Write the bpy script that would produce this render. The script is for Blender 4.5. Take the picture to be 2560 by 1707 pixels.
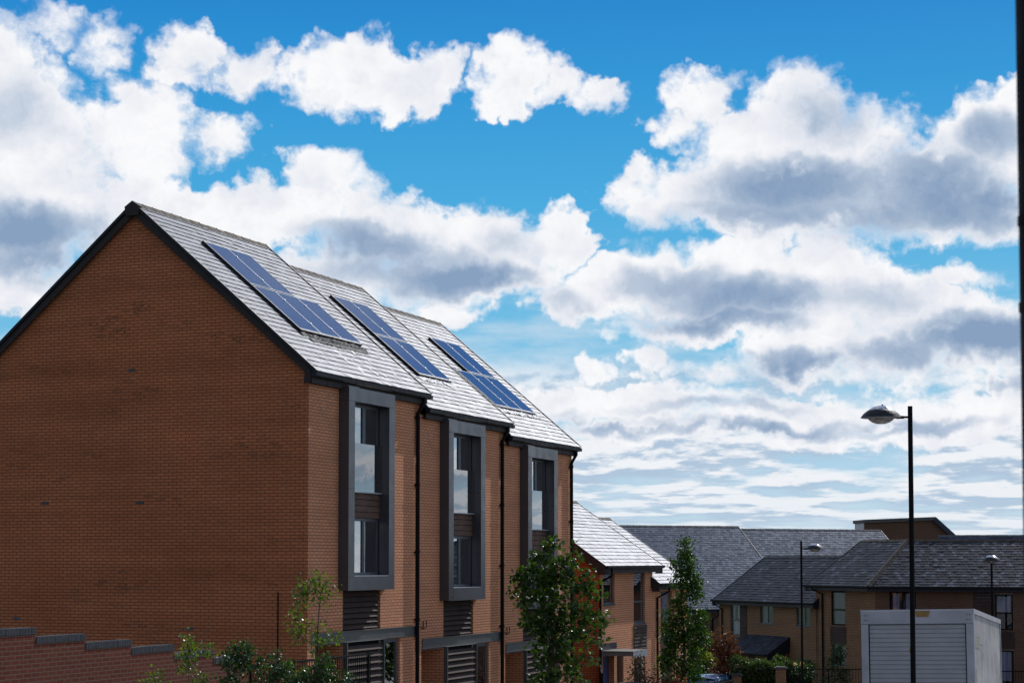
import bpy, math, random
import numpy as np
from mathutils import Vector, Matrix
random.seed(7); RNG = np.random.default_rng(11)
scene = bpy.context.scene
for o in list(bpy.data.objects): bpy.data.objects.remove(o)
C = scene.collection
R = math.radians
EYE = 4.2

# ------------------------------------------------------------------ camera
cam = bpy.data.cameras.new("camera"); camo = bpy.data.objects.new("camera", cam); C.objects.link(camo)
camo.location = (0, 0, EYE); camo.rotation_euler = (R(90 + 3.2), 0, 0)
cam.sensor_width = 36; cam.lens = 4697 / 2560 * 36; cam.shift_y = .1117
cam.clip_start = .1; cam.clip_end = 4000
cam.dof.use_dof = True; cam.dof.focus_distance = 48; cam.dof.aperture_fstop = 5.6
scene.camera = camo
scene.render.resolution_x = 1024; scene.render.resolution_y = 682
scene.view_settings.view_transform = 'Standard'; scene.view_settings.look = 'None'
scene.view_settings.exposure = 0.0; scene.view_settings.gamma = 1

# ------------------------------------------------------------------ sun
SUN_AZ, SUN_EL = 30.5, 38.0           # degrees right of the view axis, above the horizon
sd = Vector((math.sin(R(SUN_AZ)) * math.cos(R(SUN_EL)), math.cos(R(SUN_AZ)) * math.cos(R(SUN_EL)), math.sin(R(SUN_EL))))
sun = bpy.data.lights.new("sun", 'SUN'); sun.energy = 3.4; sun.angle = R(.53); sun.color = (1, .975, .95)
suno = bpy.data.objects.new("sun", sun); C.objects.link(suno)
suno.rotation_euler = sd.to_track_quat('Z', 'Y').to_euler(); suno.location = sd * 100

# ------------------------------------------------------------------ sky
CLOUD_W= [(-15.67, 13.42, 2.52, 2.66, 1.2), (-14.27, 12.13, 2.66, 1.86, 1.1), (-14.63, 10.72, 3.45, 1.46, 1.2), (-13.16, 13.94, 0.53, 0.4, 0.35), (-13.69, 15.65, 1.2, 0.6, 0.5), (-12.4, 15.1, 0.8, 1.0, 0.5), (-11.22, 12.9, 1.73, 1.59, 0.62), (-11.59, 11.75, 2.12, 0.93, 0.8), (-9.0, 12.74, 1.39, 0.93, 0.55), (-9.94, 15.1, 1.46, 0.8, 0.95), (-10.32, 14.46, 1.33, 0.53, 0.7), (-8.23, 14.6, 1.13, 0.86, 0.65), (-7.84, 15.06, 0.4, 0.66, 0.5), (-5.04, 14.57, 2.19, 1.46, 1.2), (-3.3, 14.15, 1.73, 1.0, 1.1), (-6.51, 14.72, 0.93, 0.8, 0.6), (-2.23, 14.93, 0.93, 0.8, 0.9), (0.12, 14.69, 1.59, 1.33, 1.15), (-0.08, 13.79, 0.8, 0.6, 0.8), (1.53, 14.3, 0.93, 0.46, 0.7), (2.47, 14.01, 1.06, 0.56, 0.8), (-13.49, 10.27, 3.45, 1.2, 1.3), (-10.28, 10.45, 3.19, 1.0, 1.3), (-7.67, 10.33, 2.92, 1.2, 1.2), (-5.56, 11.15, 1.86, 1.26, 1.1), (-6.36, 11.72, 0.93, 0.66, 0.8), (-3.69, 9.88, 2.79, 1.26, 1.2), (-1.02, 9.5, 2.66, 1.26, 1.1), (1.46, 9.63, 1.2, 1.13, 1.2), (0.72, 8.85, 1.46, 0.8, 1.1), (-2.35, 8.58, 4.25, 0.93, 1.1), (-2.35, 7.72, 1.86, 0.66, 0.8), (-15.36, 9.3, 2.92, 1.46, 1.1), (-14.59, 7.93, 1.99, 0.73, 0.8), (-5.28, 8.55, 2.66, 1.06, 0.9), (5.68, 13.92, 1.26, 1.06, 1.0), (5.08, 13.1, 1.06, 0.66, 0.9), (6.88, 14.46, 0.53, 0.4, 0.4), (8.85, 13.63, 1.59, 1.33, 1.15), (7.92, 12.51, 2.52, 1.33, 1.2), (10.15, 12.44, 2.52, 1.46, 1.2), (6.2, 11.27, 2.79, 1.06, 1.2), (4.33, 11.04, 1.59, 1.0, 1.0), (3.87, 11.7, 0.66, 0.66, 0.8), (8.96, 10.81, 4.38, 1.33, 1.2), (12.2, 10.96, 3.59, 1.73, 1.2), (14.5, 12.24, 1.99, 1.73, 1.1), (13.46, 10.27, 2.39, 1.06, 1.0), (15.4, 13.44, 0.93, 0.93, 1.0), (6.97, 8.26, 3.72, 1.59, 1.4), (4.32, 8.43, 2.39, 1.26, 1.3), (2.86, 8.31, 1.59, 0.93, 1.0), (7.24, 9.37, 1.2, 0.66, 0.9), (9.59, 8.99, 1.86, 0.93, 1.0), (10.36, 7.67, 3.05, 1.33, 1.2), (5.64, 7.1, 3.19, 0.6, 1.0), (1.52, 7.92, 1.2, 0.8, 0.9), (3.66, 9.68, 0.8, 0.24, 0.3), (13.56, 8.35, 1.39, 0.5, 0.7), (13.17, 7.27, 2.92, 0.8, 1.1), (14.17, 6.53, 2.52, 1.06, 1.1), (11.12, 6.35, 2.92, 1.0, 1.1), (8.79, 6.4, 1.99, 1.2, 1.0), (2.59, 6.0, 0.8, 0.46, 0.7), (4.18, 6.17, 0.53, 0.66, 0.6), (15.02, 5.17, 0.66, 0.6, 0.7), (6.95, 5.77, 2.66, 0.46, 0.5), (12.13, 5.55, 2.39, 0.53, 0.6), (1.52, 4.82, 2.12, 0.6, 1.0), (4.57, 4.8, 3.45, 0.66, 1.0), (8.25, 4.31, 4.25, 0.66, 1.0), (13.39, 4.36, 3.05, 0.73, 1.0), (4.3, 4.01, 3.45, 0.4, 0.8), (10.83, 3.75, 3.98, 0.4, 0.8)]
CLOUD_G= [(-14.74, 9.71, 2.66, 0.93, 1.0), (-14.1, 8.84, 2.39, 0.8, 0.8), (-15.04, 13.09, 1.46, 0.8, 0.3), (-4.49, 9.61, 2.26, 0.66, 0.8), (-1.68, 8.58, 2.52, 0.66, 1.0), (-3.42, 8.96, 3.45, 0.66, 0.6), (-0.08, 9.64, 0.8, 0.46, 0.3), (8.7, 11.21, 3.45, 0.93, 1.0), (8.04, 10.45, 3.72, 0.66, 0.7), (10.77, 10.24, 2.66, 0.8, 0.6), (9.63, 13.1, 1.46, 0.8, 0.35), (9.24, 12.98, 0.66, 0.66, 0.5), (12.58, 11.07, 1.99, 1.59, 0.8), (13.47, 10.52, 2.66, 0.93, 0.9), (14.63, 12.36, 1.33, 0.8, 0.7), (7.64, 10.59, 1.99, 0.53, 0.5), (5.12, 8.42, 2.26, 0.6, 0.6), (7.1, 8.0, 3.05, 0.73, 0.9), (6.3, 7.29, 2.92, 0.46, 0.9), (1.52, 7.92, 0.8, 0.4, 0.3), (14.04, 6.6, 2.92, 0.8, 1.0), (11.88, 6.21, 2.12, 0.53, 0.7), (8.65, 5.81, 1.86, 0.6, 1.0), (10.88, 7.79, 1.59, 0.53, 0.3), (3.24, 4.15, 2.39, 0.29, 0.7), (7.46, 3.99, 3.45, 0.32, 0.8), (11.86, 4.07, 2.66, 0.29, 0.6), (2.05, 4.28, 1.59, 0.27, 0.4), (15.02, 5.17, 0.53, 0.4, 0.5), (6.29, 4.72, 2.66, 0.19, 0.4), (1.79, 7.79, 0.8, 0.4, 0.3)]

world = bpy.data.worlds.new("World"); scene.world = world; world.use_nodes = True
world.cycles.sampling_method = 'MANUAL'; world.cycles.sample_map_resolution = 256
wt = world.node_tree; wn = wt.nodes; wl = wt.links
for n in list(wn): wn.remove(n)

class NB:
    """tiny helper to write node networks"""
    def __init__(s, tree): s.t = tree; s.n = tree.nodes; s.l = tree.links
    def put(s, sock, v):
        if isinstance(v, bpy.types.NodeSocket): s.l.new(v, sock)
        elif sock.type == 'RGBA' and len(v) == 3: sock.default_value = (*v, 1)
        else: sock.default_value = v
    def m(s, op, a, b=None, c=None, clamp=False):
        n = s.n.new('ShaderNodeMath'); n.operation = op; n.use_clamp = clamp
        for i, v in enumerate((a, b, c)):
            if v is not None: s.put(n.inputs[i], v)
        return n.outputs[0]
    def vm(s, op, a, b=None, c=None):
        n = s.n.new('ShaderNodeVectorMath'); n.operation = op
        for i, v in enumerate((a, b, c)):
            if v is not None: s.put(n.inputs[i], v)
        return n.outputs[1] if op in ('LENGTH', 'DOT_PRODUCT', 'DISTANCE') else n.outputs[0]
    def comb(s, x, y, z):
        n = s.n.new('ShaderNodeCombineXYZ')
        for i, v in enumerate((x, y, z)): s.put(n.inputs[i], v)
        return n.outputs[0]
    def sep(s, v):
        n = s.n.new('ShaderNodeSeparateXYZ'); s.put(n.inputs[0], v); return n.outputs
    def noise(s, v, scale, detail=4, rough=.55, dist=0, color=False, lac=2.0):
        n = s.n.new('ShaderNodeTexNoise'); s.put(n.inputs['Vector'], v)
        n.inputs['Scale'].default_value = scale; n.inputs['Detail'].default_value = detail
        n.inputs['Roughness'].default_value = rough; n.inputs['Distortion'].default_value = dist
        n.inputs['Lacunarity'].default_value = lac
        return n.outputs[1 if color else 0]
    def ss(s, v, a, b, lo=0., hi=1.):
        n = s.n.new('ShaderNodeMapRange'); n.interpolation_type = 'SMOOTHSTEP'
        s.put(n.inputs[0], v); s.put(n.inputs[1], a); s.put(n.inputs[2], b); s.put(n.inputs[3], lo); s.put(n.inputs[4], hi)
        return n.outputs[0]
    def lin(s, v, a, b, lo=0., hi=1.):
        n = s.n.new('ShaderNodeMapRange'); s.put(n.inputs[0], v); s.put(n.inputs[1], a); s.put(n.inputs[2], b); s.put(n.inputs[3], lo); s.put(n.inputs[4], hi)
        return n.outputs[0]
    def mix(s, f, a, b, mode='MIX'):
        n = s.n.new('ShaderNodeMix'); n.data_type = 'RGBA'; n.blend_type = mode
        s.put(n.inputs[0], f); s.put(n.inputs[6], a); s.put(n.inputs[7], b); return n.outputs[2]
    def ramp(s, f, stops):
        n = s.n.new('ShaderNodeValToRGB'); s.put(n.inputs[0], f); e = n.color_ramp.elements
        while len(e) > 1: e.remove(e[0])
        e[0].position = stops[0][0]; e[0].color = (*stops[0][1], 1)
        for p, c in stops[1:]:
            k = e.new(p); k.color = (*c, 1)
        return n.outputs[0]
def srgb(r, g, b):
    f = lambda v: v / 255 / 12.92 if v <= 10 else ((v / 255 + .055) / 1.055) ** 2.4
    return (f(r), f(g), f(b))

w = NB(wt)
gen = wn.new('ShaderNodeTexCoord').outputs['Generated']
dx, dy, dz = w.sep(gen)
az = w.m('MULTIPLY', w.m('ARCTAN2', dx, dy), 57.2958)
el = w.m('MULTIPLY', w.m('ARCSINE', dz), 57.2958)
AE = w.comb(az, el, 0.0)
# billowy edges: the coordinates are pushed about by two sizes of noise before the cloud shapes are read
wa = w.noise(AE, .5, 4, .55, color=True)
wb = w.noise(AE, 2.0, 6, .55, color=True)
wa_ = w.sep(wa)[0]
off = w.vm('ADD', w.vm('MULTIPLY', w.vm('SUBTRACT', wa, (.5, .5, .5)), (1.9, 1.5, 0)),
           w.vm('MULTIPLY', w.vm('SUBTRACT', wb, (.5, .5, .5)), (1.0, .9, 0)))
P = w.vm('ADD', AE, off)
def blobs(table, pos):
    acc = None
    for a, e, ra, re, wt_ in table:
        v = w.vm('MULTIPLY_ADD', pos, (1 / ra, 1 / re, 0), (-a / ra, -e / re, 0))
        d = w.m('MULTIPLY_ADD', w.vm('DOT_PRODUCT', v, v), -wt_, wt_)      # weight * (1 - r^2)
        acc = d if acc is None else w.m('SMOOTH_MAX', acc, d, .25)
    return acc
field = blobs(CLOUD_W, P)
fine = w.noise(AE, 1.2, 6, .5)
fine2 = w.noise(w.vm('ADD', AE, off), 3.0, 5, .58)
field = w.m('ADD', field, w.m('MULTIPLY_ADD', fine, 1.35, -.675))
field = w.m('ADD', field, w.m('MULTIPLY_ADD', fine2, .45, -.225))
cum = w.ss(field, -.12, w.lin(w.noise(AE, .32, 2), .35, .65, .25, 1.05))
# cloud over the rest of the dome, which the camera never looks at
gn = w.noise(gen, 3.2, 7, .6)
rest = w.ss(gn, .44, .6)
out_ = w.m('MAXIMUM', w.ss(w.m('ABSOLUTE', az), 17.5, 22.), w.ss(el, 18.5, 24.))
cum = w.m('ADD', w.m('MULTIPLY', cum, w.m('SUBTRACT', 1., out_)), w.m('MULTIPLY', rest, out_))
# far layers of cloud seen edge-on just over the horizon
def layer(el_off):
    ee = w.m('ADD', w.m('MAXIMUM', el, -.3), 1.5 + el_off)
    q = w.comb(w.m('MULTIPLY', az, .27), w.m('DIVIDE', 25., ee), 3.7)
    return w.noise(q, .9, 8, .6, .05)
L0 = layer(0.); L1 = layer(.22)
lowmask = w.ss(el, 6.6, 5.0)
band = w.m('MULTIPLY', w.ss(L0, .36, .53), lowmask)
# thin veil of high cloud
veil = w.m('MULTIPLY', w.ss(w.noise(w.vm('MULTIPLY', AE, (.22, 1.0, 0)), 1.1, 6, .6), .35, .7), w.m('MULTIPLY', w.ss(el, 9.0, 6.5), .62))

sky = wn.new('ShaderNodeTexSky'); sky.sky_type = 'NISHITA'; sky.sun_disc = False
sky.sun_elevation = R(SUN_EL); sky.sun_rotation = R(SUN_AZ)
sky.altitude = 50; sky.air_density = 1.0; sky.dust_density = .4; sky.ozone_density = 2.0
K = 10.0                                      # the Background runs at strength 0.1
kc = lambda r, g, b: tuple(c * K for c in srgb(r, g, b))
tint = w.ramp(w.m('DIVIDE', el, 40., clamp=True), [(0, kc(196, 219, 234)), (.07, kc(168, 207, 232)), (.16, kc(112, 190, 228)), (.27, kc(62, 168, 222)), (.36, kc(30, 148, 214)), (.44, kc(6, 126, 203)), (1., kc(24, 92, 170))])
blue = w.mix(.94, sky.outputs[0], tint)
white = kc(247, 248, 251)
# grey undersides
soft = w.vm('ADD', AE, w.vm('MULTIPLY', w.vm('SUBTRACT', wa, (.5, .5, .5)), (2.2, 1.4, 0)))
soft = w.vm('ADD', soft, w.vm('MULTIPLY', w.vm('SUBTRACT', wb, (.5, .5, .5)), (.5, .5, 0)))
g = blobs(CLOUD_G, soft)
g = w.m('ADD', g, w.m('MULTIPLY_ADD', wa_, .9, -.45))
g = w.m('MULTIPLY', w.ss(g, -.5, 1.25), w.m('SUBTRACT', 1., out_))
g = w.m('MULTIPLY', g, w.ss(field, .1, .9))
bill = w.m('MULTIPLY', w.ss(fine2, .62, .35), .05)
bill2 = w.m('MULTIPLY', w.ss(wa_, .60, .34), .20)
g = w.m('ADD', g, w.m('ADD', bill, bill2), clamp=True)
ccol = w.ramp(g, [(0, kc(251, 251, 253)), (.3, kc(226, 230, 239)), (.6, kc(186, 200, 219)), (1., kc(136, 161, 192))])
bshade = w.m('MULTIPLY', w.ss(w.m('SUBTRACT', L1, L0), -.05, .06), 1.)
bcol = w.mix(bshade, kc(242, 244, 248), kc(176, 197, 219))
col = w.mix(veil, blue, kc(214, 226, 238))
col = w.mix(w.m('MULTIPLY', band, w.lin(el, .0, 2.6, .6, .95)), col, bcol)
col = w.mix(cum, col, ccol)
# out-of-view sky darkened overhead, left and behind to hold down ambient light on walls
dim = w.m('MAXIMUM', w.m('MULTIPLY', w.ss(el, 26., 44.), .7), w.m('MAXIMUM', w.ss(az, 135., 160.), w.ss(az, -70., -100.)))  # right-hand sky kept bright so the house fronts get more light
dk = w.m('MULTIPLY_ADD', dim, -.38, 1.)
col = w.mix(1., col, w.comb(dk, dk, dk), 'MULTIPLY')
bg = wn.new('ShaderNodeBackground'); bg.inputs[1].default_value = .1
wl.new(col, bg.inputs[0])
wo = wn.new('ShaderNodeOutputWorld'); wl.new(bg.outputs[0], wo.inputs[0])

# ------------------------------------------------------------------ mesh helpers
class MB:
    """collects faces for one mesh; uv in metres, a tint per face"""
    def __init__(s): s.v = []; s.f = []; s.t = []; s.mi = []
    def face(s, pts, tint=.5, mi=0):
        i = len(s.v); s.v.extend([tuple(p) for p in pts]); s.f.append(tuple(range(i, i + len(pts)))); s.t.append(tint); s.mi.append(mi)
    def box(s, x0, x1, y0, y1, z0, z1, tint=.5, mi=0, skip=''):
        a, b, c, d = (x0, y0, z0), (x1, y0, z0), (x1, y1, z0), (x0, y1, z0)
        e, f, g, h = (x0, y0, z1), (x1, y0, z1), (x1, y1, z1), (x0, y1, z1)
        for k, q in (('f', (a, b, f, e)), ('r', (b, c, g, f)), ('b', (c, d, h, g)), ('l', (d, a, e, h)), ('t', (e, f, g, h)), ('u', (d, c, b, a))):
            if k not in skip: s.face(q, tint, mi)
        return s
    def bbox(s, p, q, **k): return s.box(p[0], q[0], p[1], q[1], p[2], q[2], **k)
    def obox(s, o, ax, ay, az_, tint=.5, mi=0):
        """box from a corner and three edge vectors"""
        o, ax, ay, az_ = map(Vector, (o, ax, ay, az_))
        a, b, c, d = o, o + ax, o + ax + ay, o + ay
        e, f, g, h = a + az_, b + az_, c + az_, d + az_
        for q in ((a, b, f, e), (b, c, g, f), (c, d, h, g), (d, a, e, h), (e, f, g, h), (d, c, b, a)): s.face(q, tint, mi)
        return s
    def extr(s, poly, vec, tint=.5, mi=0):
        """solid from a planar polygon pushed along vec"""
        p = [Vector(q) for q in poly]; v = Vector(vec); n = len(p)
        s.face(p[::-1], tint, mi); s.face([q + v for q in p], tint, mi)
        for i in range(n): s.face((p[i], p[(i + 1) % n], p[(i + 1) % n] + v, p[i] + v), tint, mi)
        return s
    def tube(s, pts, r, n=8, tint=.5, mi=0, cap=True):
        pts = [Vector(p) for p in pts]; rs = r if isinstance(r, (list, tuple)) else [r] * len(pts)
        rings = []
        prev = None
        for i, p in enumerate(pts):
            d = (pts[min(i + 1, len(pts) - 1)] - pts[max(i - 1, 0)]).normalized()
            a = prev if prev is not None else (Vector((1, 0, 0)) if abs(d.x) < .9 else Vector((0, 1, 0)))
            a = (a - d * a.dot(d)).normalized(); prev = a; b = d.cross(a)
            rings.append([p + (a * math.cos(6.28318 * k / n) + b * math.sin(6.28318 * k / n)) * rs[i] for k in range(n)])
        for i in range(len(rings) - 1):
            for k in range(n): s.face((rings[i][k], rings[i][(k + 1) % n], rings[i + 1][(k + 1) % n], rings[i + 1][k]), tint, mi)
        if cap: s.face(rings[0][::-1], tint, mi); s.face(rings[-1], tint, mi)
        return s
    def lathe(s, prof, c=(0, 0, 0), n=28, tint=.5, mi=0, sy=1.0):
        """prof: (radius, z) from bottom to top"""
        c = Vector(c); rings = [[c + Vector((r * math.cos(6.28318 * k / n), sy * r * math.sin(6.28318 * k / n), z)) for k in range(n)] for r, z in prof]
        for i in range(len(rings) - 1):
            for k in range(n): s.face((rings[i][k], rings[i][(k + 1) % n], rings[i + 1][(k + 1) % n], rings[i + 1][k]), tint, mi)
        return s
    def build(s, name, mats, parent=None, smooth=False, bevel=0.):
        me = bpy.data.meshes.new(name); me.from_pydata(s.v, [], s.f)
        mats = mats if isinstance(mats, (list, tuple)) else [mats]
        for m in mats: me.materials.append(m)
        if len(mats) > 1: me.polygons.foreach_set('material_index', s.mi)
        nv = len(me.loops); co = np.array(s.v, np.float32).reshape(-1, 3)
        uv = np.zeros((nv, 2), np.float32); tn = np.zeros((nv, 4), np.float32); tn[:, 3] = 1
        k = 0
        for f, t in zip(s.f, s.t):
            P = co[list(f)]; m = len(f)
            nn = np.cross(P[1] - P[0], P[2] - P[0]); L = np.linalg.norm(nn)
            if L < 1e-12 and m > 3: nn = np.cross(P[2] - P[1], P[3] - P[1]); L = np.linalg.norm(nn)
            nn = nn / max(L, 1e-12)
            if abs(nn[2]) < .95:
                tx = np.array((-nn[1], nn[0], 0.)); tx /= max(np.linalg.norm(tx), 1e-9)
                ty = np.array((0, 0, 1.)) if abs(nn[2]) < .3 else np.cross(nn, tx)
            else: tx = np.array((1., 0, 0)); ty = np.array((0, 1., 0))
            uv[k:k + m, 0] = P @ tx; uv[k:k + m, 1] = P @ ty; tn[k:k + m, :3] = t; k += m
        me.uv_layers.new(name='uv').data.foreach_set('uv', uv.ravel())
        a = me.color_attributes.new('tint', 'FLOAT_COLOR', 'CORNER'); a.data.foreach_set('color', tn.ravel())
        if smooth: me.polygons.foreach_set('use_smooth', [True] * len(me.polygons))
        if smooth or bevel:
            import bmesh
            bm = bmesh.new(); bm.from_mesh(me); bmesh.ops.remove_doubles(bm, verts=bm.verts, dist=1e-4); bm.to_mesh(me); bm.free()
        me.update()
        o = bpy.data.objects.new(name, me); C.objects.link(o)
        if parent is not None: o.parent = parent
        if bevel:
            b = o.modifiers.new('bevel', 'BEVEL'); b.width = bevel; b.segments = 2; b.limit_method = 'ANGLE'; b.angle_limit = R(40)
        return o

def tag(o, label=None, cat=None, group=None, kind=None):
    if label: o['label'] = label
    if cat: o['category'] = cat
    if group: o['group'] = group
    if kind: o['kind'] = kind
    return o
def thing(name, label, cat, loc=(0, 0, 0), az_=None, group=None, rot=None):
    """Empty at the base of a thing; az_ = degrees right of the view axis that its local x axis runs"""
    o = bpy.data.objects.new(name, None); C.objects.link(o); o.empty_display_size = .3
    o.location = loc
    if az_ is not None: o.rotation_euler = (0, 0, R(90 - az_))
    if rot: o.rotation_euler = rot
    return tag(o, label, cat, group)
def copy_thing(o, loc=None, rz=None, label=None):
    def cp(a, par):
        c = a.copy(); C.objects.link(c)
        if par is not None: c.parent = par
        for ch in a.children: cp(ch, c)
        return c
    r = cp(o, None)
    if loc is not None: r.location = loc
    if rz is not None: r.rotation_euler = (0, 0, rz)
    if label: r['label'] = label
    return r

AZ_MAIN = 21.1
U_ = Vector((math.sin(R(AZ_MAIN)), math.cos(R(AZ_MAIN)), 0)); G_ = Vector((-math.cos(R(AZ_MAIN)), math.sin(R(AZ_MAIN)), 0))
O_ = Vector((-4.7015, 43.3, 0))
def main(x, y, z=0.): return O_ + U_ * x + G_ * y + Vector((0, 0, z))

# ------------------------------------------------------------------ materials
def mat(name):
    m = bpy.data.materials.new(name); m.use_nodes = True; t = m.node_tree
    for n in list(t.nodes): t.nodes.remove(n)
    b = NB(t); p = t.nodes.new('ShaderNodeBsdfPrincipled'); o = t.nodes.new('ShaderNodeOutputMaterial'); t.links.new(p.outputs[0], o.inputs[0])
    return m, b, p, o
def tc(b, which='Object'): return b.n.new('ShaderNodeTexCoord').outputs[which]
def bump(b, h, dist=.01, strength=1., normal=None):
    n = b.n.new('ShaderNodeBump'); b.put(n.inputs['Height'], h); n.inputs['Distance'].default_value = dist; n.inputs['Strength'].default_value = strength
    if normal is not None: b.l.new(normal, n.inputs['Normal'])
    return n.outputs[0]
def plain(name, col, rough=.5, metal=0., spec=.5, var=.12, scale=3., bumpd=0., rvar=.1):
    m, b, p, o = mat(name)
    c = tc(b); n = b.noise(c, scale, 5, .6)
    f = b.lin(n, .3, .7, 1 - var, 1 + var)
    b.put(p.inputs['Base Color'], b.mix(1., col, b.comb(f, f, f), 'MULTIPLY'))
    b.put(p.inputs['Roughness'], b.lin(b.noise(c, scale * 2.3, 4), .3, .7, max(rough - rvar, .02), min(rough + rvar, 1)))
    p.inputs['Metallic'].default_value = metal; p.inputs['Specular IOR Level'].default_value = spec
    if bumpd: b.put(p.inputs['Normal'], bump(b, b.noise(c, scale * 6, 4), bumpd))
    return m
def brick_mat(name, c1, c2, burnt, mortar, burnt_amt=.5, flat=.35):
    m, b, p, o = mat(name)
    uv = tc(b, 'UV')
    wob = b.vm('MULTIPLY', b.vm('SUBTRACT', b.noise(uv, 7., 2, color=True), (.5, .5, .5)), (.004, .005, 0))
    uvw = b.vm('ADD', uv, wob)
    def bt(ca, cb, mo, bias=0., smooth=.3, ms=.011):
        n = b.n.new('ShaderNodeTexBrick'); b.put(n.inputs['Vector'], uvw)
        n.offset = .5; n.offset_frequency = 2; n.squash = 1.
        for k, v in (('Color1', ca), ('Color2', cb), ('Mortar', mo)): b.put(n.inputs[k], v)
        n.inputs['Scale'].default_value = 1; n.inputs['Mortar Size'].default_value = ms; n.inputs['Mortar Smooth'].default_value = smooth
        n.inputs['Bias'].default_value = bias; n.inputs['Brick Width'].default_value = .225; n.inputs['Row Height'].default_value = .075
        return n
    rnd = bt((0, 0, 0), (1, 1, 1), (.5, .5, .5)); msk = rnd.outputs[1]
    r = b.sep(rnd.outputs[0])[0]
    base = b.mix(r, c1, c2)
    big = b.noise(uv, .35, 4, .6); rowv = b.noise(b.vm('MULTIPLY', uv, (.12, 2.2, 0)), 1., 3)
    f = b.m('ADD', b.lin(big, .3, .7, .86, 1.14), b.lin(rowv, .3, .7, -.12, .12))
    base = b.mix(1., base, b.comb(f, f, f), 'MULTIPLY')
    spot = b.noise(b.vm('MULTIPLY', uv, (1., 3.2, 0)), 9., 3)
    zone = b.ss(b.noise(b.vm('MULTIPLY', uv, (.35, 1.1, 0)), .9, 3), .50, .66)
    bt_ = b.m('MULTIPLY', b.m('MULTIPLY', b.ss(r, .5, .75), b.ss(spot, .38, .55)), b.m('MULTIPLY_ADD', zone, .88, .12))
    base = b.mix(b.m('MULTIPLY', bt_, burnt_amt), base, burnt)
    col = b.mix(msk, base, mortar)
    b.put(p.inputs['Base Color'], col)
    p.inputs['Roughness'].default_value = .9; p.inputs['Specular IOR Level'].default_value = .25
    h = b.m('SUBTRACT', b.m('MULTIPLY_ADD', b.noise(uv, 60., 3), .25, r), b.m('MULTIPLY', msk, 2.2))
    b.put(p.inputs['Normal'], bump(b, h, .0045, flat * 2))
    return m
def slate_mat(name, lo, hi, rough=.42, spec=.6, lichen=0.):
    m, b, p, o = mat(name)
    a = b.n.new('ShaderNodeAttribute'); a.attribute_name = 'tint'; t = b.sep(a.outputs['Color'])[0]
    c = tc(b)
    n = b.noise(c, 1.1, 5, .6); fine_ = b.noise(c, 26., 4, .6)
    col = b.mix(b.m('ADD', b.m('MULTIPLY', t, .75), b.lin(n, .3, .7, 0., .25), clamp=True), lo, hi)
    f = b.lin(fine_, .3, .7, .88, 1.12); col = b.mix(1., col, b.comb(f, f, f), 'MULTIPLY')
    if lichen:
        col = b.mix(b.m('MULTIPLY', b.ss(b.noise(c, 2.2, 6, .7), .58, .72), lichen), col, (.16, .15, .13))
    b.put(p.inputs['Base Color'], col)
    b.put(p.inputs['Roughness'], b.m('ADD', b.lin(t, 0, 1, rough + .06, rough - .05), b.lin(fine_, .3, .7, -.04, .04)))
    p.inputs['Specular IOR Level'].default_value = spec
    b.put(p.inputs['Normal'], bump(b, fine_, .002, .6))
    return m
def wood_mat(name, col, rough=.75, sc=(1.2, 14, 14)):
    m, b, p, o = mat(name)
    c = b.vm('MULTIPLY', tc(b), sc); n = b.noise(c, 1.6, 6, .65, 1.); n2 = b.noise(tc(b), 1.3, 3)
    f = b.m('MULTIPLY', b.lin(n, .25, .75, .55, 1.4), b.lin(n2, .3, .7, .75, 1.25))
    b.put(p.inputs['Base Color'], b.mix(1., col, b.comb(f, f, f), 'MULTIPLY'))
    p.inputs['Roughness'].default_value = rough; b.put(p.inputs['Normal'], bump(b, n, .003))
    p.inputs['Specular IOR Level'].default_value = .3
    return m
def glass_mat(name, clear=.5, tintc=(.02, .025, .03), rough=.01, f0=1.0):
    m, b, p, o = mat(name); t = m.node_tree
    t.nodes.remove(p)
    lw = b.n.new('ShaderNodeFresnel'); lw.inputs[0].default_value = 1.75
    gl = b.n.new('ShaderNodeBsdfGlossy'); gl.inputs['Roughness'].default_value = rough; gl.inputs['Color'].default_value = (.95, .97, 1, 1)
    wv = bump(b, b.noise(tc(b), 1.4, 2), .004, .35); b.l.new(wv, gl.inputs['Normal'])
    tr = b.n.new('ShaderNodeBsdfTransparent'); tr.inputs[0].default_value = (clear, clear * 1.02, clear * 1.05, 1)
    mx = b.n.new('ShaderNodeMixShader'); b.put(mx.inputs[0], b.m('MULTIPLY_ADD', lw.outputs[0], f0, .02, clamp=True))
    b.l.new(tr.outputs[0], mx.inputs[1]); b.l.new(gl.outputs[0], mx.inputs[2]); b.l.new(mx.outputs[0], o.inputs[0])
    return m
def leaf_mat(name, c1, c2, trans=.45, rough=.32, spec=.6):
    m, b, p, o = mat(name); t = m.node_tree
    a = b.n.new('ShaderNodeAttribute'); a.attribute_name = 'tint'; tt = b.sep(a.outputs['Color'])[0]
    col = b.mix(tt, c1, c2)
    b.put(p.inputs['Base Color'], col); p.inputs['Roughness'].default_value = rough; p.inputs['Specular IOR Level'].default_value = spec
    tr = b.n.new('ShaderNodeBsdfTranslucent'); b.put(tr.inputs[0], b.mix(1., col, (1.5, 1.75, .5), 'MULTIPLY'))
    mx = b.n.new('ShaderNodeMixShader'); mx.inputs[0].default_value = trans
    b.l.new(p.outputs[0], mx.inputs[1]); b.l.new(tr.outputs[0], mx.inputs[2]); b.l.new(mx.outputs[0], o.inputs[0])
    return m

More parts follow.
